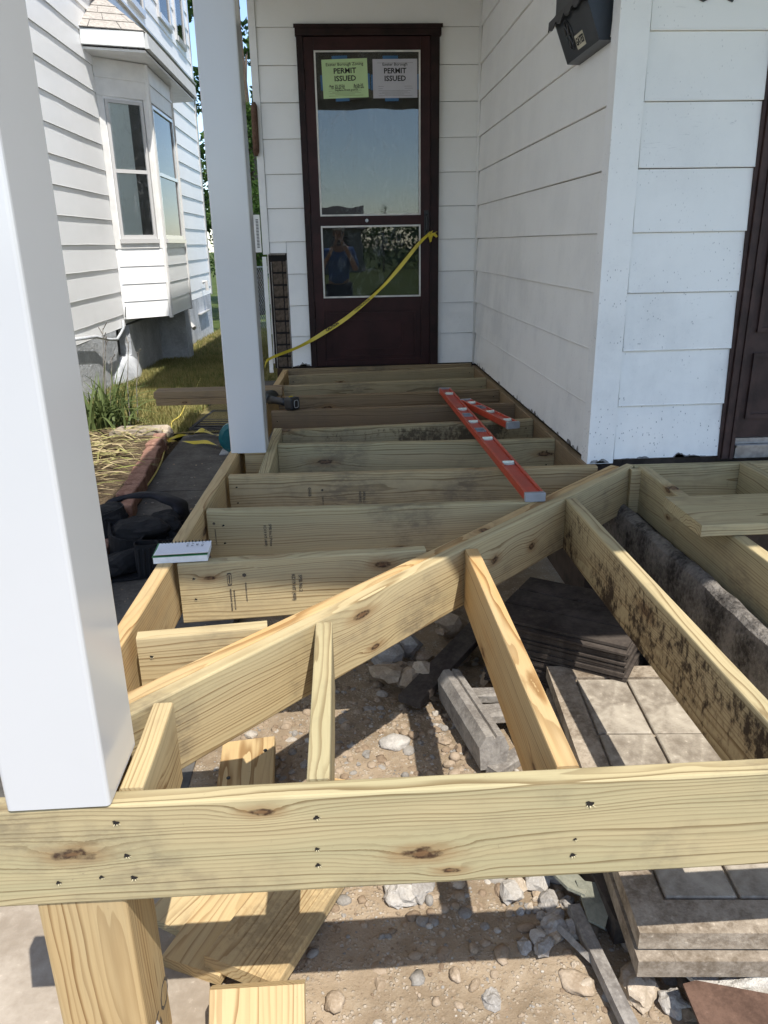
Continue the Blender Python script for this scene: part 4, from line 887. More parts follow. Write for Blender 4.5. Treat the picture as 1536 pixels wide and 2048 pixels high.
# caution tape across the storm door
def tape_strip(t, pts, wvs, nm='strip'):
    P = [Vector(p) for p in pts]; Wv = [Vector(q) for q in wvs]; n = 8*(len(P) - 1); fine = []; fw = []
    for i in range(n + 1):
        u = i/8; k = min(int(u), len(P) - 2); s = u - k; p0, p1, p2, p3 = P[max(k-1, 0)], P[k], P[k+1], P[min(k+2, len(P)-1)]
        fine.append(.5*((2*p1) + (-p0+p2)*s + (2*p0-5*p1+4*p2-p3)*s*s + (-p0+3*p1-3*p2+p3)*s**3)); fw.append(Wv[k].lerp(Wv[k+1], s))
    b = MB(); b.ribbon(fine, fw); return b.build(nm, TAPE, t, smooth=True), fine, fw
ct = thing('caution_tape', 'yellow caution tape tied from the storm door handle down to the left corner', 'tape')
tp = [(-.545, 5.60, .035), (-.50, 5.585, .085), (-.286, 5.58, .165), (-.103, 5.57, .262), (.079, 5.57, .374), (.296, 5.57, .548), (.438, 5.575, .694), (.562, 5.59, .835), (.640, 5.615, .905)]
tw = [(.004, 0, .024), (.004, -.004, .012), (-.005, -.004, .009), (-.006, .006, .013), (-.008, .010, .010), (-.006, .010, .005), (-.008, .004, .010), (-.008, .0, .008), (-.005, .01, .005)]
so_, fine, fw = tape_strip(ct, tp, tw)
def tape_word(par, s, a, c, size, up_, bold=.0006):
    a = Vector(a); c = Vector(c); xd = (c - a).normalized(); text_obj('lettering', s, size, INK, par, frame_m((a + c)/2 + Vector((0, -.004, 0)), xd, (up_ - xd*up_.dot(xd)).normalized()), .0002, bold, squeeze=1.0)
tape_word(so_, 'CAUTION', (-.145, 5.562, .242), (.045, 5.562, .354), .023, Vector((-.3, 0, 1)), .0012)
tape_word(so_, 'CONSTRUCTION', (.06, 5.558, .366), (.27, 5.558, .522), .017, Vector((-.3, 0, 1)))
b = MB()
for i in range(5):
    a = i*1.25; b.ribbon([(.640, 5.605, .905), (.655 + .02*math.cos(a), 5.59, .905 + .018*math.sin(a)), (.668 + .03*math.cos(a*1.7), 5.60, .885 + .035*math.sin(a*2.1))], [(.004, 0, .008), (.008, .002, .008), (.006, 0, .004)])
b.build('knot', TAPE, ct)
ct2 = thing('caution_tape', 'crumpled yellow caution tape lying on the walkway left of the shaded column', 'tape')
s1, _, _ = tape_strip(ct2, [(-1.44, 6.26, G+.03), (-1.36, 6.30, G+.05), (-1.28, 6.42, G+.03), (-1.20, 6.44, G+.06), (-1.08, 6.38, G+.03), (-.98, 6.30, G+.05), (-.86, 6.28, G+.03)], [(0, .010, .006), (0, .008, .012), (.004, .022, -.010), (.0, .030, .012), (.0, .026, -.008), (0, .028, .014), (0, .02, .01)])
tape_strip(ct2, [(-1.44, 6.24, G+.02), (-1.34, 6.20, G+.03), (-1.22, 6.17, G+.02), (-1.10, 6.09, G+.04), (-.95, 5.98, G+.02), (-.84, 5.96, G+.03)], [(0, .008, .008), (0, .014, -.006), (0, .008, .012), (0, .018, .010), (0, .010, -.012), (0, .015, .01)])
tape_word(s1, 'CAUTION', (-1.20, 6.40, G + .075), (-.92, 6.26, G + .075), .05, Vector((0, 1, .3)), .001)
cpts = [(-1.70, 9.4), (-1.60, 8.3), (-1.563, 7.69), (-1.509, 7.15), (-1.539, 6.90), (-1.499, 6.66), (-1.456, 6.24), (-1.368, 5.62), (-1.335, 5.14), (-1.345, 4.85), (-1.36, 4.63), (-1.33, 4.30), (-1.2, 4.0), (-1.1, 3.9)]
def smooth_pts(p, k=5):
    P = [Vector((*q, 0)) for q in p]; out = []
    for i in range(len(P) - 1):
        p0, p1, p2, p3 = P[max(i-1, 0)], P[i], P[i+1], P[min(i+2, len(P)-1)]
        for j in range(k):
            s = j/k; out.append(.5*((2*p1) + (-p0+p2)*s + (2*p0-5*p1+4*p2-p3)*s*s + (-p0+3*p1-3*p2+p3)*s**3))
    return out + [P[-1]]
b = MB(); b.tube([(q.x, q.y, (lawn_z(q.x, q.y) + .03 if q.y > 6.6 else G + .012)) for q in smooth_pts(cpts)], .0062, 7); o = b.build('extension_cord', CORD, None, smooth=True); tag(o, 'thin yellow extension cord winding along the walkway edge', 'cord')
# door mat / grate
gm = thing('floor_grate', 'dark rubber grate mat lying on the walkway', 'mat', (-1.02, 7.05, G + .005), (0, 0, R(-7)))
RUB = plain('black_rubber', (.035, .032, .03), .8, var=.3)
b = MB(); ring(b, -.30, .30, -.42, .42, 0, .03, .012); b2 = MB()
fr = b.build('mat_frame', RUB, gm, (0, 0, .0), (R(-90), 0, 0))
for i in range(9):
    b = MB(); b.box((-.265, -.36 + i*.087, .002), (.265, -.335 + i*.087, .010)); b.build('mat_bar', RUB, gm)
b = MB(); b.box((-.27, -.39, -.0005), (.27, .39, .0015)); b.build('mat_base', DARK, gm)

# ------------------------------------------------------------------ garden bed: bricks, daylily, straw
be = thing('brick_edging', 'row of old red bricks edging the garden bed along the walkway', 'brick edging', (0, 0, G))
y = 2.35
i = 0
bme = None
while y < 6.25:
    x = -1.235 - .088*(y - 3.4); o = bevel_box('brick', (.105, .190, .105), BRICK, be, (x + rnd.uniform(-.012, .012), y, .058 + rnd.uniform(-.013, .013)), (R(rnd.uniform(-2, 2)), R(rnd.uniform(-3, 3)), R(5 + rnd.uniform(-5, 5))), .010, 2)
    y += .207
sb = MB(); sb.prism([(-.22, -.11), (.20, -.13), (.23, .08), (-.16, .12)], 0, .09, 'z'); o = sb.build('paving_stone', PALEC, None, (-1.70, 6.36, G + .02), (0, 0, R(6))); tag(o, 'flat pale paving stone at the end of the brick edging', 'stone')
o = blob('rock', ROCKS[0], (-1.49, 6.35, G + .05), (.08, .07, .08), 77, 3, rough=.3); tag(o, 'mossy stone closing the far end of the brick edging', 'rock')
dl = thing('daylily', 'green daylily clump with dry flower stalks against the grey foundation', 'plant', (-2.02, 6.62, G + .07))
def strap_leaf(L, wd, arch, seg=7):
    v = []; f = []
    for i in range(seg + 1):
        t = i/seg; z = L*(t*math.cos(arch*t*.5)); x = L*t*math.sin(arch*t); hw = wd*(1 - t**2.2)*(.6 + .4*min(1, t*4)) + .0004
        v += [(x, -hw, z*max(.25, 1 - .5*arch*t)), (x - .006*(1-t), 0, z*max(.25, 1 - .5*arch*t) - .003), (x, hw, z*max(.25, 1 - .5*arch*t))]
    for i in range(seg):
        for j in range(2): f.append((i*3+j, i*3+j+1, (i+1)*3+j+1, (i+1)*3+j))
    me = bpy.data.meshes.new('leaf'); me.from_pydata(v, [], f); me.update(); me.polygons.foreach_set('use_smooth', [True]*len(me.polygons)); return me
lm = []
for a in (.15, .4, .7, 1.0, 1.3):
    me = strap_leaf(.56, .012, a); me.materials.append(BLADE); lm.append(me)
for i in range(120):
    o = bpy.data.objects.new('leaf', rnd.choice(lm)); o.location = (rnd.gauss(0, .10), rnd.gauss(0, .12), 0); o.rotation_euler = (R(rnd.uniform(-8, 8)), R(rnd.uniform(-5, 12)), rnd.uniform(0, 6.28)); s = rnd.uniform(.7, 1.15); o.scale = (s, s, s); link(o, dl)
for i in range(9):
    x, y = rnd.gauss(-.02, .12), rnd.gauss(0, .12); hgt = rnd.uniform(.55, .85); lx = rnd.uniform(-.12, .12)
    b = MB(); b.tube([(x, y, 0), (x + lx*.3, y, hgt*.5), (x + lx, y + .02, hgt)], [.0045, .0038, .0025], 6)
    for q in range(3): b.tube([(x + lx*(.9+.03*q), y + .015, hgt*(.90+.04*q)), (x + lx + rnd.uniform(-.05, .05), y + rnd.uniform(-.03, .03), hgt*(.96+.05*q))], [.003, .0045], 5)
    b.build('dry_stalk', GREYW, dl)
def straw_field(name, n, x0, x1, y0, y1, Lr, mat, zf, seed, lie=1.0):
    rs_ = random.Random(seed); b = MB()
    for i in range(n):
        x, y = rs_.uniform(x0, x1), rs_.uniform(y0, y1)
        L = rs_.uniform(*Lr); a = rs_.gauss(0.25, .55) + (math.pi if rs_.random() < .5 else 0); wd = rs_.uniform(.004, .009); cu = rs_.uniform(-.5, .5); z = zf(x, y) + rs_.uniform(.008, .07)*lie
        pts_ = []; wv = []
        for k in range(6):
            t = k/5; aa = a + cu*t; pts_.append((x + L*t*math.cos(aa), y + L*t*math.sin(aa), max(G + .03, z + .05*lie*math.sin(t*2.8) - .06*t*lie))); hw = wd*(1 - .85*t*t); wv.append((-math.sin(aa)*hw, math.cos(aa)*hw, rs_.uniform(-.3, .3)*hw))
        b.ribbon(pts_, wv)
    return b.build(name, mat)
bz = lambda x, y: G + .085
o = straw_field('dry_leaves', 300, -2.35, -1.62, 3.6, 6.3, (.14, .36), STRAW, bz, 3, .55); tag(o, 'dead straw coloured daylily leaves matted over the garden bed', 'dry leaves', kind='stuff')
o = straw_field('yellowing_leaves', 260, -2.25, -1.58, 3.6, 6.4, (.14, .36), STRAWG, bz, 5, .55); tag(o, 'yellow green leaves lying over the bricks of the bed', 'leaves', kind='stuff')
# grass blades
def grass_field(name, n, rect, mat, zf, hmin, hmax, seed, keep=None):
    rs_ = np.random.RandomState(seed); xs = rs_.uniform(rect[0], rect[1], n); ys = rs_.uniform(rect[2], rect[3], n); V = np.zeros((n, 3, 3)); hh = rs_.uniform(hmin, hmax, n); an = rs_.uniform(0, 6.28, n); wd = rs_.uniform(.003, .007, n); lean = rs_.uniform(.1, .9, n)
    zz = np.array([zf(a, c) for a, c in zip(xs, ys)])
    V[:, 0] = np.stack([xs - np.sin(an)*wd, ys + np.cos(an)*wd, zz - .005], 1); V[:, 1] = np.stack([xs + np.sin(an)*wd, ys - np.cos(an)*wd, zz - .005], 1)
    V[:, 2] = np.stack([xs + np.cos(an)*hh*lean, ys + np.sin(an)*hh*lean, zz + hh], 1)
    me = bpy.data.meshes.new(name); me.from_pydata(V.reshape(-1, 3).tolist(), [], np.arange(3*n).reshape(-1, 3).tolist()); me.update(); me.materials.append(mat)
    o = bpy.data.objects.new(name, me); return link(o)
o = grass_field('grass', 42000, (-2.62, -1.35, 6.6, 12), GRASS, lawn_z, .02, .075, 4); tag(o, 'short patchy grass of the side yard', 'grass', kind='stuff')
o = grass_field('grass', 26000, (-2.62, -.5, 9.2, 19), GRASS, lawn_z, .02, .075, 6); tag(o, 'short patchy grass of the side yard farther back', 'grass', kind='stuff')

# ------------------------------------------------------------------ neighbouring house
NX = -2.64
nh = thing('neighbor_house', 'white clapboard house with bay window and grey rendered foundation on the left', 'house', (NX, 10, G))
def np_(o): o.location = (o.location[0] - NX, o.location[1] - 10, o.location[2] - G); return o
b = MB(); b.box((NX - 8, 1.0, -.04), (NX - .003, 16.72, 7.5)); np_(b.build('wall', SIDE_NB, nh))
BY0, BY1, BX = 9.83, 12.05, -2.15
ZB = .02
for k in range(0, 27):
    z0 = -.185 + .268*k; lo = k*.268 - .185 < 2.85
    if z0 > 3.45 and z0 < 3.8: continue
    for y0, y1 in (((1.2, BY0 - .03), (BY1 + .03, 16.60)) if lo else ((1.2, 16.60),)):
        zz = max(z0, -.06); hgt = z0 + .268 - zz
        if hgt < .05: continue
        lap_seg(nh, (NX, y0), (NX, y1), (1, 0, 0), zz, hgt, SIDE_NB, .018, .0025, k, (NX, 10, G))
b = MB(); b.box((NX, 1.2, 3.50), (NX + .05, 16.62, 3.74)); b.box((NX, 1.2, 3.745), (NX + .085, 16.62, 3.775)); np_(b.build('trim_band', VINYL, nh))
b = MB(); b.box((NX - .05, 16.605, -.08), (NX + .03, 16.72, 7.4)); np_(b.build('corner_board', VINYL, nh))
# rendered foundation with a basement window recess under the bay
b = MB(); b.box((NX - .2, 1.2, G - .5), (NX + .018, 9.35, -.062)); b.box((NX - .2, 9.95, G - .5), (NX + .018, 16.5, -.062)); b.box((NX - .2, 9.351, G - .5), (NX + .016, 9.949, -.42)); b.box((NX - .35, 9.3, -.42), (NX - .205, 10, -.05))
np_(b.build('foundation', RENDER, nh))
b = MB(); b.box((NX - .20, 9.36, -.415), (NX - .12, 9.94, -.05)); np_(b.build('basement_window', DARK, nh))
b = MB(); b.box((NX + .019, 11.62, G - .5), (NX + .40, 12.02, -.0)); np_(b.build('bay_pier', RENDER, nh))
o = np_(blob('render_bulge', RENDER, (NX - .02, 9.66, G - .04), (.16, .60, .30), 9, 3, rough=.22, parent=nh))
# bay window
def bay_pts(off): return [(NX, BY0 - off*1.0), (BX + off, BY0 + .42 - off*.45), (BX + off, BY1 - .42 + off*.45), (NX, BY1 + off)]
b = MB(); b.prism([(NX + .002, BY0)] + [(BX - .02, BY0 + .43), (BX - .02, BY1 - .43)] + [(NX + .002, BY1)], ZB - .0, 2.86, 'z')
bay = np_(b.build('bay_window', SIDE_NB, nh)); bay['label'] = 'angled bay window with tall sashes and a small hipped roof'
def face(i):                                                   # frame of bay face i: origin, along, normal
    p = bay_pts(.0); a, c = Vector((*p[i], 0)), Vector((*p[i+1], 0)); d = (c - a); L = d.length; d.normalize(); nrm = Vector((d.y, -d.x, 0)); return a, d, nrm, L
bay_off = Vector((-NX*0, 0, 0))
for i in range(3):
    a, d, nrm, L = face(i)
    for k in range(4):
        zz = ZB + k*.205
        lap_seg(bay, (a + d*.03)[:2], (a + d*(L - .03))[:2], tuple(nrm), zz, .205, SIDE_NB, .014)
    xd = nrm.cross(Vector((0, 0, 1))); F_ = Matrix((d, nrm, Vector((0, 0, 1)))).transposed().to_4x4(); F_.translation = a
    b = MB()
    b.box((0, -.02, 2.48), (L, .010, 2.85), F_); b.box((0, -.02, ZB + .82), (.075, .012, 2.478), F_); b.box((L - .075, -.02, ZB + .82), (L, .012, 2.478), F_); b.box((.0755, -.02, ZB + .822), (L - .0755, .02, ZB + .90), F_)
    b.box((0, .0105, 2.66), (L, .022, 2.69), F_)
    b.build('casing', TRIM, bay)
    b = MB(); x0, x1, z0, z1 = .09, L - .09, ZB + .93, 2.45
    b.box((x0, -.01, z0), (x0 + .035, .018, z1), F_); b.box((x1 - .035, -.01, z0), (x1, .018, z1), F_); b.box((x0 + .0355, -.01, z0), (x1 - .0355, .018, z0 + .045), F_); b.box((x0 + .0355, -.01, z1 - .035), (x1 - .0355, .018, z1), F_); b.box((x0 + .0355, -.01, (z0+z1)/2 - .02), (x1 - .0355, .016, (z0+z1)/2 + .02), F_)
    b.box((x0 - .02, .0, z0 - .05), (x1 + .02, .045, z0 - .002), F_)
    b.build('window_frame', VINYL, bay)
    b = MB(); b.box((x0 + .03, -.004, z0 + .04), (x1 - .03, -.001, z1 - .03), F_); b.build('pane', WGLASS, bay)
    b = MB(); b.box((x0 + .03, -.014, z0 + .04), (x1 - .03, -.012, z1 - .03), F_); b.build('dim_room_sheet', plain('dim_room', (.03, .032, .034), .8, var=.5, scale=3), bay)  # dark sheet whose colour stands in for the unlit room
for p in bay_pts(.0)[1:3]:
    b = MB(); b.tube([(p[0], p[1], ZB - .02), (p[0], p[1], 2.85)], .030, 6); b.build('corner_post', TRIM, bay)
# soffit, gutter fascia, shingled hip roof
def eave(o1): return [(NX, BY0 - .33), (-2.02, BY0 - .13), (-2.02, BY1 + .13 + 1.2*0), (NX, BY1 + .33)]
E_ = [(NX + .002, 9.50), (-2.015, 9.70), (-2.015, 12.75), (NX + .002, 12.95)]
b = MB(); b.prism(E_, 2.861, 2.885, 'z'); b.build('soffit', TRIM, bay)
b = MB()
for i in range(3):
    a, c = Vector((*E_[i], 0)), Vector((*E_[i+1], 0)); d = (c-a).normalized(); nr = Vector((d.y, -d.x, 0))
    F_ = Matrix((d, nr, Vector((0, 0, 1)))).transposed().to_4x4(); F_.translation = a
    b.prism([(0, 2.90), (.050, 2.90), (.036, 3.05), (.0, 3.05)], 0, (c-a).length, 'x', F_)
b.build('gutter', plain('aged_white_gutter', (.62, .63, .62), .5, var=.06), bay)
apex = [(NX + .02, 10.35, 3.60), (NX + .02, 12.1, 3.60)]
ev = [Vector((E_[0][0], E_[0][1] - .05, 3.055)), Vector((E_[1][0] + .02, E_[1][1] - .03, 3.055)), Vector((E_[2][0] + .02, E_[2][1] + .03, 3.055)), Vector((E_[3][0], E_[3][1] + .05, 3.055))]
A0, A1 = Vector(apex[0]), Vector(apex[1])
b = MB(); b.add([ev[0], ev[1], ev[2], ev[3], A0, A1], [(0, 1, 4), (1, 2, 5, 4), (2, 3, 5), (0, 4, 5, 3)]); roof = b.build('bay_roof', plain('roof_felt', (.05, .045, .04), .9), bay)
def shingles(q0, q1, t0, t1, rows, ncol, off):
    nrm = (q1 - q0).cross(t0 - q0).normalized()
    if nrm.z < 0: nrm = -nrm
    for r_ in range(rows):
        u0, u1 = r_/rows, min(1, (r_ + 1.12)/rows)
        l0, l1 = q0.lerp(t0, u0), q0.lerp(t0, u1); r0, r1 = q1.lerp(t1, u0), q1.lerp(t1, u1)
        nc = max(1, int(round(ncol*(r0 - l0).length/max(.01, (q1 - q0).length))))
        sh_ = (off + .5*r_) % 1
        cuts = [0] + [(k + sh_)/nc for k in range(nc) if 0 < (k + sh_)/nc < 1] + [1]
        for k in range(len(cuts) - 1):
            s0, s1 = cuts[k] + .006, cuts[k+1] - .006
            if s1 - s0 < .02: continue
            a, c, e, g = l0.lerp(r0, s0), l0.lerp(r0, s1), l1.lerp(r1, s1), l1.lerp(r1, s0); th = nrm*.010
            b_ = MB(); b_.add([a + nrm*.012, c + nrm*.012, e + nrm*.003, g + nrm*.003, a + nrm*.002, c + nrm*.002, e, g], [(0, 1, 2, 3), (4, 7, 6, 5), (0, 4, 5, 1), (1, 5, 6, 2), (2, 6, 7, 3), (3, 7, 4, 0)])
            o = b_.build('shingle', SHING, nh); np_(o)
SHP = []
shingles(ev[0], ev[1], A0, A0 + Vector((.001, 0, 0)), 5, 2, .3)
shingles(ev[1], ev[2], A0, A1, 5, 8, .2)
# upper windows, lattice of far details
for y0, y1, z0, z1 in ((10.6, 11.0, 4.0, 5.6), (11.9, 12.7, 4.0, 5.6), (13.9, 14.75, 4.28, 5.8), (15.3, 16.05, 4.28, 5.8)):
    b = MB(); F_ = Matrix(((0, 1, 0), (1, 0, 0), (0, 0, 1))).to_4x4().transposed(); F_.translation = (NX, y0, 0); L = y1 - y0
    b.box((NX + .0, y0 - .08, z0 - .08), (NX + .05, y0, z1 + .08)); b.box((NX, y1, z0 - .08), (NX + .05, y1 + .08, z1 + .08)); b.box((NX, y0 + .001, z0 - .08), (NX + .06, y1 - .001, z0)); b.box((NX, y0 + .001, z1), (NX + .05, y1 - .001, z1 + .08)); b.box((NX, y0 + .001, (z0+z1)/2 - .03), (NX + .035, y1 - .001, (z0+z1)/2 + .03))
    wf = np_(b.build('window', VINYL, nh)); b = MB(); b.box((NX + .022, y0 + .002, z0 + .002), (NX + .026, y1 - .002, z1 - .002)); o = b.build('pane', WGLASS, wf)
    b = MB(); b.box((NX + .019, y0 + .002, z0 + .002), (NX + .021, y1 - .002, z1 - .002)); o = b.build('dim_room_sheet', DARK, wf)  # black sheet painted as the unlit interior behind the pane
for i in (1,): pass
b = MB(); b.tube([(NX + .035, 9.66, .02), (NX + .045, 9.60, -.06), (NX + .05, 9.42, -.11), (NX + .09, 9.1, -.14), (NX + .10, 8.75, -.10), (NX + .07, 8.4, -.03), (NX + .06, 7.7, .02)], .016, 8)
np_(b.build('utility_pipe', RENDER, nh, smooth=True))
b = MB(); b.tube([(NX + .030, 10.0, .50), (NX + .032, 9.9, .25), (NX + .032, 9.78, .05)], .005, 6); np_(b.build('cable', BLACKP, nh, smooth=True))
ds = MB(); ds.tube([(NX + .05, 13.3, .35), (NX + .06, 13.3, -.05), (NX + .10, 13.25, -.3), (NX + .25, 13.1, -.42)], .04, 6); np_(ds.build('downspout', VINYL, nh))
ds = MB(); ds.tube([(NX + .05, 15.5, .20), (NX + .12, 15.5, .22), (NX + .13, 15.5, .05)], .035, 8); np_(ds.build('vent_elbow', VINYL, nh)); ds = MB(); ds.box((NX + .005, 14.9, -.35), (NX + .09, 15.9, -.33)); np_(ds.build('ledge', VINYL, nh))
# eaves of the neighbour (out of frame)
b = MB(); b.prism([(NX + .4, 7.45), (NX + .4, 7.55), (NX - 4, 9.8), (NX - 8.4, 7.5), (NX - 8.4, 7.4)], .6, 17.1, 'y'); np_(b.build('roof', ROOFM, nh))

# chain link fence, and trees beyond
fe = thing('chain_link_fence', 'galvanised chain link fence at the back of the side yard', 'fence', (NX, 17.0, G - .2))
for x in (.12, 1.9):
    b = MB(); b.tube([(x, 0, 0), (x, 0, 1.35)], .03, 10); b.build('fence_post', STEEL, fe)
b = MB(); b.tube([(.12, 0, 1.3), (1.9, 0, 1.3)], .018, 8); b.build('top_rail', STEEL, fe)
b = MB()
for i in range(40):
    x = .12 + i*.045; b.tube([(x, 0, .05), (min(1.9, x + .6), 0, 1.28)], .002, 3, False); b.tube([(x, .004, 1.28), (min(1.9, x + .6), .004, .05)], .002, 3, False)
wm = b.build('wire_mesh', STEEL, fe); wm['kind'] = 'stuff'
def tree(label, x, y, hgt, rad, base, n, seed, group, cz=.62):
    t = thing('tree', label, 'tree', (x, y, base), (0, 0, 0), group); rs_ = np.random.RandomState(seed); rr = random.Random(seed)
    b = MB(); b.tube([(0, 0, 0), (.05, .03, hgt*.3), (-.06, 0, hgt*.6), (.0, .05, hgt*.9)], [.16*hgt/8, .12*hgt/8, .07*hgt/8, .015], 9)
    cl = []
    for i in range(26):
        a = rr.uniform(0, 6.28); zz = hgt*rr.uniform(.18, .97); rmax = rad*math.sin(min(1, (1.02 - zz/hgt)*1.6 + .12)*1.57); q = rr.uniform(.35, 1.0)*rmax
        e = (q*math.cos(a), q*math.sin(a), zz); cl.append((e, rad*rr.uniform(.22, .40)))
        if i % 2 == 0: b.tube([(0, 0, zz*.75), (e[0]*.5, e[1]*.5, zz*.92), e], [.035*hgt/8, .022*hgt/8, .006], 6)
    b.build('trunk', BARK, t, smooth=True)
    C_ = np.array([c[0] for c in cl]); S_ = np.array([c[1] for c in cl]); k = rs_.randint(0, len(cl), n)
    dv = rs_.normal(size=(n, 3)); dv /= np.linalg.norm(dv, axis=1, keepdims=True); P_ = C_[k] + dv*(S_[k]*rs_.uniform(.3, 1.0, n)**.5)[:, None]*np.array([1, 1, .75])
    u = rs_.normal(size=(n, 3)); u /= np.linalg.norm(u, axis=1, keepdims=True); w_ = np.cross(u, rs_.normal(size=(n, 3))); w_ /= np.linalg.norm(w_, axis=1, keepdims=True); s = rs_.uniform(.05, .10, n)[:, None]*hgt/8
    V = np.stack([P_ - u*s, P_ + w_*s*.5, P_ + u*s, P_ - w_*s*.5], 1).reshape(-1, 3)
    me = bpy.data.meshes.new('crown'); me.from_pydata(V.tolist(), [], np.arange(4*n).reshape(-1, 4).tolist()); me.update(); me.materials.append(CROWN); link(bpy.data.objects.new('crown', me), t)
gt = 'trees behind the houses'
tree('tall leafy tree rising beyond the far corner of the white neighbouring house', -2.3, 23.0, 11.5, 2.3, G - .2, 9000, 3, gt)
tree('dark bushy tree showing in the gap right of the shaded column', -2.05, 21.0, 5.0, 1.2, G - .2, 9000, 5, gt)
tree('lower shrub-like tree behind the chain link fence', -2.2, 19.2, 4.4, 1.1, G - .2, 7000, 8, gt)

# ------------------------------------------------------------------ across the street (seen only mirrored in the storm door)
o = sheet('sidewalk', -6, 6, -2.6, .19, .4, PALEC, lambda x, y: G + .001)
fh = thing('far_house', 'small pale house across the street with a dark gabled roof', 'house', (-1.8, -44, G - .16))
b = MB(); b.box((-3.4, -4, 0), (3.4, 4, 2.6)); b.build('wall', GREYW, fh)
b = MB(); b.prism([(-4.4, 2.6), (4.4, 2.6), (0, 4.1)], -3.7, 3.7, 'x'); b.build('roof', ROOFM, fh)
for x in (-2, 2):
    b = MB(); b.box((x - .55, 4.001, .9), (x + .55, 4.05, 2.1)); b.build('window', DARK, fh)
rr = random.Random(3)
for x, y, hgt, rad, lb in ((2.9, -38, 3.9, .55, 'slim columnar tree across the street, alone in the gap'), (5.6, -40, 3.0, 1.2, 'low round tree across the street, right of the slim one'), (7.6, -42, 3.6, 1.5, 'taller round tree across the street at the right end'), (-8.5, -40, 4.4, 1.8, 'broad tree across the street beyond the small house')):
    tree(lb, x, y, hgt, rad, G - .16, 900, int(60 + x), 'trees across the street')
hd = thing('hedge', 'long dark uneven hedge across the street, added to block the bright horizon mirrored in the door glass', 'hedge', (2, -46, G - .16))  # added foliage row, out of view, blocks the bright horizon in the glass
rs_ = np.random.RandomState(21); n = 9000; X_ = rs_.uniform(-16, 16, n); top = 2.9 + .35*np.sin(X_*.9) + .25*np.sin(X_*2.3 + 1); Z_ = rs_.uniform(0, 1, n)**.7*top; Y_ = rs_.uniform(-.8, .8, n)
u = rs_.normal(size=(n, 3)); u /= np.linalg.norm(u, axis=1, keepdims=True); w_ = np.cross(u, rs_.normal(size=(n, 3))); w_ /= np.linalg.norm(w_, axis=1, keepdims=True); P_ = np.stack([X_, Y_, Z_], 1); q_ = rs_.uniform(.10, .20, n)[:, None]
V = np.stack([P_ - u*q_, P_ + w_*q_*.6, P_ + u*q_, P_ - w_*q_*.6], 1).reshape(-1, 3)
me = bpy.data.meshes.new('foliage'); me.from_pydata(V.tolist(), [], np.arange(4*n).reshape(-1, 4).tolist()); me.update(); me.materials.append(CROWN); link(bpy.data.objects.new('foliage', me), hd)
pk = thing('parked_truck', 'dark pickup truck parked across the road', 'truck', (-5.5, -12.5, G - .12))
b = MB(); b.prism([(-2.7, .55), (2.6, .55), (2.65, 1.05), (1.35, 1.15), (.75, 1.78), (-.75, 1.80), (-.95, 1.18), (-2.7, 1.15)], -.9, .9, 'y'); b.build('body', BLACKB, pk)
for x in (-1.7, 1.75):
    for y in (-.85, .85):
        b = MB(); b.tube([(x, y - .12, .38), (x, y + .12, .38)], .38, 20); b.build('wheel', BLACKP, pk)
b = MB(); b.prism([(1.22, 1.16), (.72, 1.70), (-.70, 1.72), (-.86, 1.2)], -.905, .905, 'y'); b.build('side_window', WGLASS, pk)

# the person taking the picture (seen only mirrored)
per = thing('person', 'standing person in blue shirt, dark jeans and pale cap holding up a phone', 'person', (0.02, -.42, G))
SKIN = plain('skin', (.42, .24, .16), .55, var=.06); SHIRT = plain('blue_shirt', (.05, .13, .34), .85, var=.15); JEANS = plain('dark_jeans', (.02, .025, .05), .9, var=.2); CAPM = plain('pale_cap', (.55, .52, .46), .8)
def skin_mesh(name, pts, edges, radii, mat, parent, sub=2, root=0):
    me = bpy.data.meshes.new(name); me.from_pydata(pts, edges, []); me.update(); o = bpy.data.objects.new(name, me); col.objects.link(o)
    o.modifiers.new('skin', 'SKIN'); sv = me.skin_vertices[0].data
    for v_, r_ in zip(sv, radii): v_.radius = r_ if isinstance(r_, tuple) else (r_, r_); v_.use_root = False
    sv[root].use_root = True
    m_ = o.modifiers.new('sub', 'SUBSURF'); m_.levels = sub; m_.render_levels = sub
    dg_ = bpy.context.evaluated_depsgraph_get(); nm = bpy.data.meshes.new_from_object(o.evaluated_get(dg_)); bpy.data.objects.remove(o)
    nm.name = name; nm.materials.clear(); nm.materials.append(mat); nm.polygons.foreach_set('use_smooth', [True]*len(nm.polygons))
    return link(bpy.data.objects.new(name, nm), parent)
bp = [(0, 0, .95), (0, .01, 1.12), (0, .0, 1.30), (0, -.01, 1.44), (0, .01, 1.52), (0, .025, 1.58), (0, .02, 1.68), (0, .01, 1.76),
      (.10, 0, .90), (.115, .01, .50), (.12, -.02, .09), (.125, .10, .04), (-.10, 0, .90), (-.115, .03, .50), (-.12, .0, .09), (-.125, .12, .04),
      (.17, -.01, 1.42), (.25, .05, 1.17), (.12, .28, 1.42), (.075, .35, 1.50), (-.17, -.01, 1.42), (-.25, .05, 1.17), (-.12, .28, 1.42), (-.075, .35, 1.50)]
be_ = [(0, 1), (1, 2), (2, 3), (3, 4), (4, 5), (5, 6), (6, 7), (0, 8), (8, 9), (9, 10), (10, 11), (0, 12), (12, 13), (13, 14), (14, 15), (3, 16), (16, 17), (17, 18), (18, 19), (3, 20), (20, 21), (21, 22), (22, 23)]
br = [(.15, .11), (.145, .10), (.16, .11), (.10, .08), .055, .062, (.075, .095), .055, .085, .055, .042, .035, .085, .055, .042, .035, .055, .042, .030, .026, .055, .042, .030, .026]
skin_mesh('body', bp, be_, br, SKIN, per)
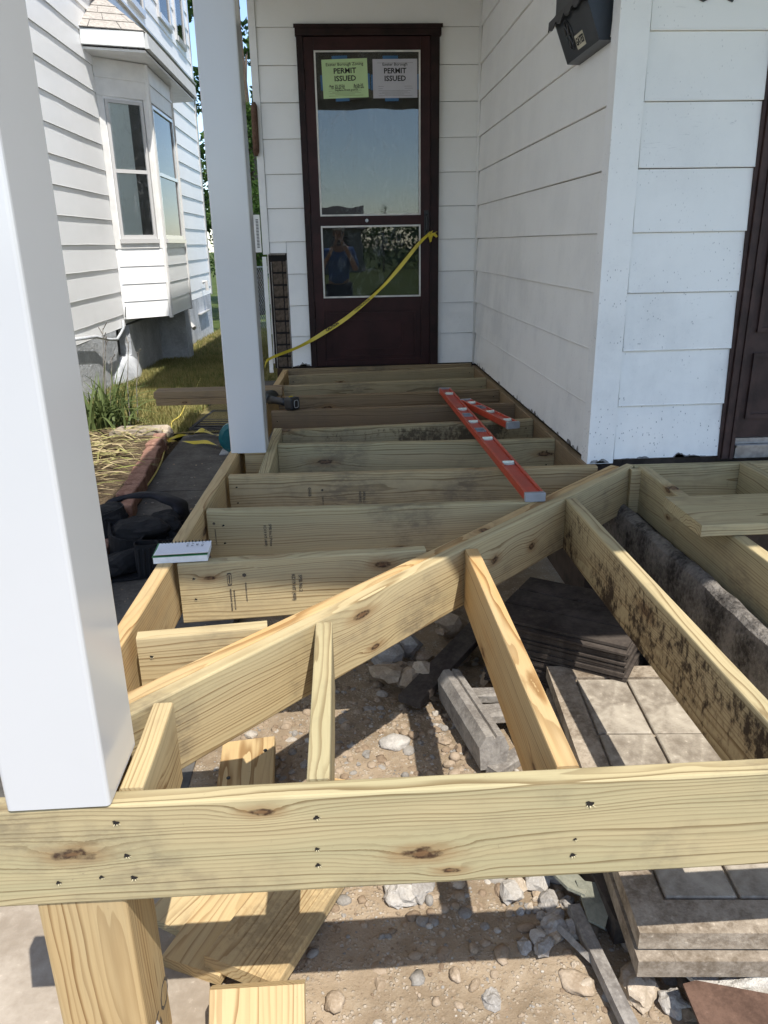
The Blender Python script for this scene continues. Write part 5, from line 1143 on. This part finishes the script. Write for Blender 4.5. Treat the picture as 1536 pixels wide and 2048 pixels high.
skin_mesh('shirt', [bp[i] for i in (0, 1, 2, 3, 16, 17, 20, 21)], [(0, 1), (1, 2), (2, 3), (3, 4), (4, 5), (3, 6), (6, 7)], [(.175, .135), (.165, .125), (.18, .13), (.115, .095), .075, .066, .075, .066], SHIRT, per)
skin_mesh('trousers', [bp[i] for i in (0, 8, 9, 10, 12, 13, 14)], [(0, 1), (1, 2), (2, 3), (0, 4), (4, 5), (5, 6)], [(.165, .13), .105, .078, .070, .105, .078, .070], JEANS, per)
for sx in (-1, 1):
    o = blob('shoe', BLACKP, (sx*.122, .06, .045), (.05, .14, .05), 3, 2, rough=.08, parent=per); blob('eye', DARK, (sx*.032, .112, 1.675), (.012, .008, .008), 1, 1, rough=0, parent=per); blob('ear', SKIN, (sx*.078, .015, 1.665), (.012, .022, .032), 2, 2, rough=.1, parent=per)
    for k in range(4):
        skin_mesh('finger', [(sx*.075, .35, 1.50 + .018*k - .02), (sx*.062, .385, 1.515 + .019*k - .02), (sx*.040, .400, 1.515 + .019*k - .02), (sx*.022, .398 - .004*k, 1.512 + .019*k - .02)], [(0, 1), (1, 2), (2, 3)], [.0105, .0095, .0088, .0078], SKIN, per, 1)
    skin_mesh('thumb', [(sx*.072, .345, 1.505), (sx*.058, .352, 1.545), (sx*.035, .356, 1.560)], [(0, 1), (1, 2)], [.0125, .011, .0095], SKIN, per, 1)
blob('nose', SKIN, (0, .122, 1.65), (.014, .018, .020), 4, 2, rough=.1, parent=per); blob('mouth', plain('lips', (.30, .11, .09), .5), (0, .108, 1.612), (.024, .008, .007), 5, 2, rough=.05, parent=per)
blob('hair', BARK, (0, -.02, 1.70), (.088, .105, .085), 6, 3, rough=.08, parent=per)
b = MB(); b.tube([(0, .005, 1.715), (0, .005, 1.75), (0, .0, 1.785), (0, -.005, 1.805)], [.095, .094, .075, .03], 18); b.prism([(-.075, .05), (.075, .05), (.055, .17), (0, .19), (-.055, .17)], 1.715, 1.724, 'z'); b.build('cap', CAPM, per)
bevel_box('phone', (.160, .009, .076), BLACKP, per, (-.02, .372, 1.53), (0, 0, 0), .004)
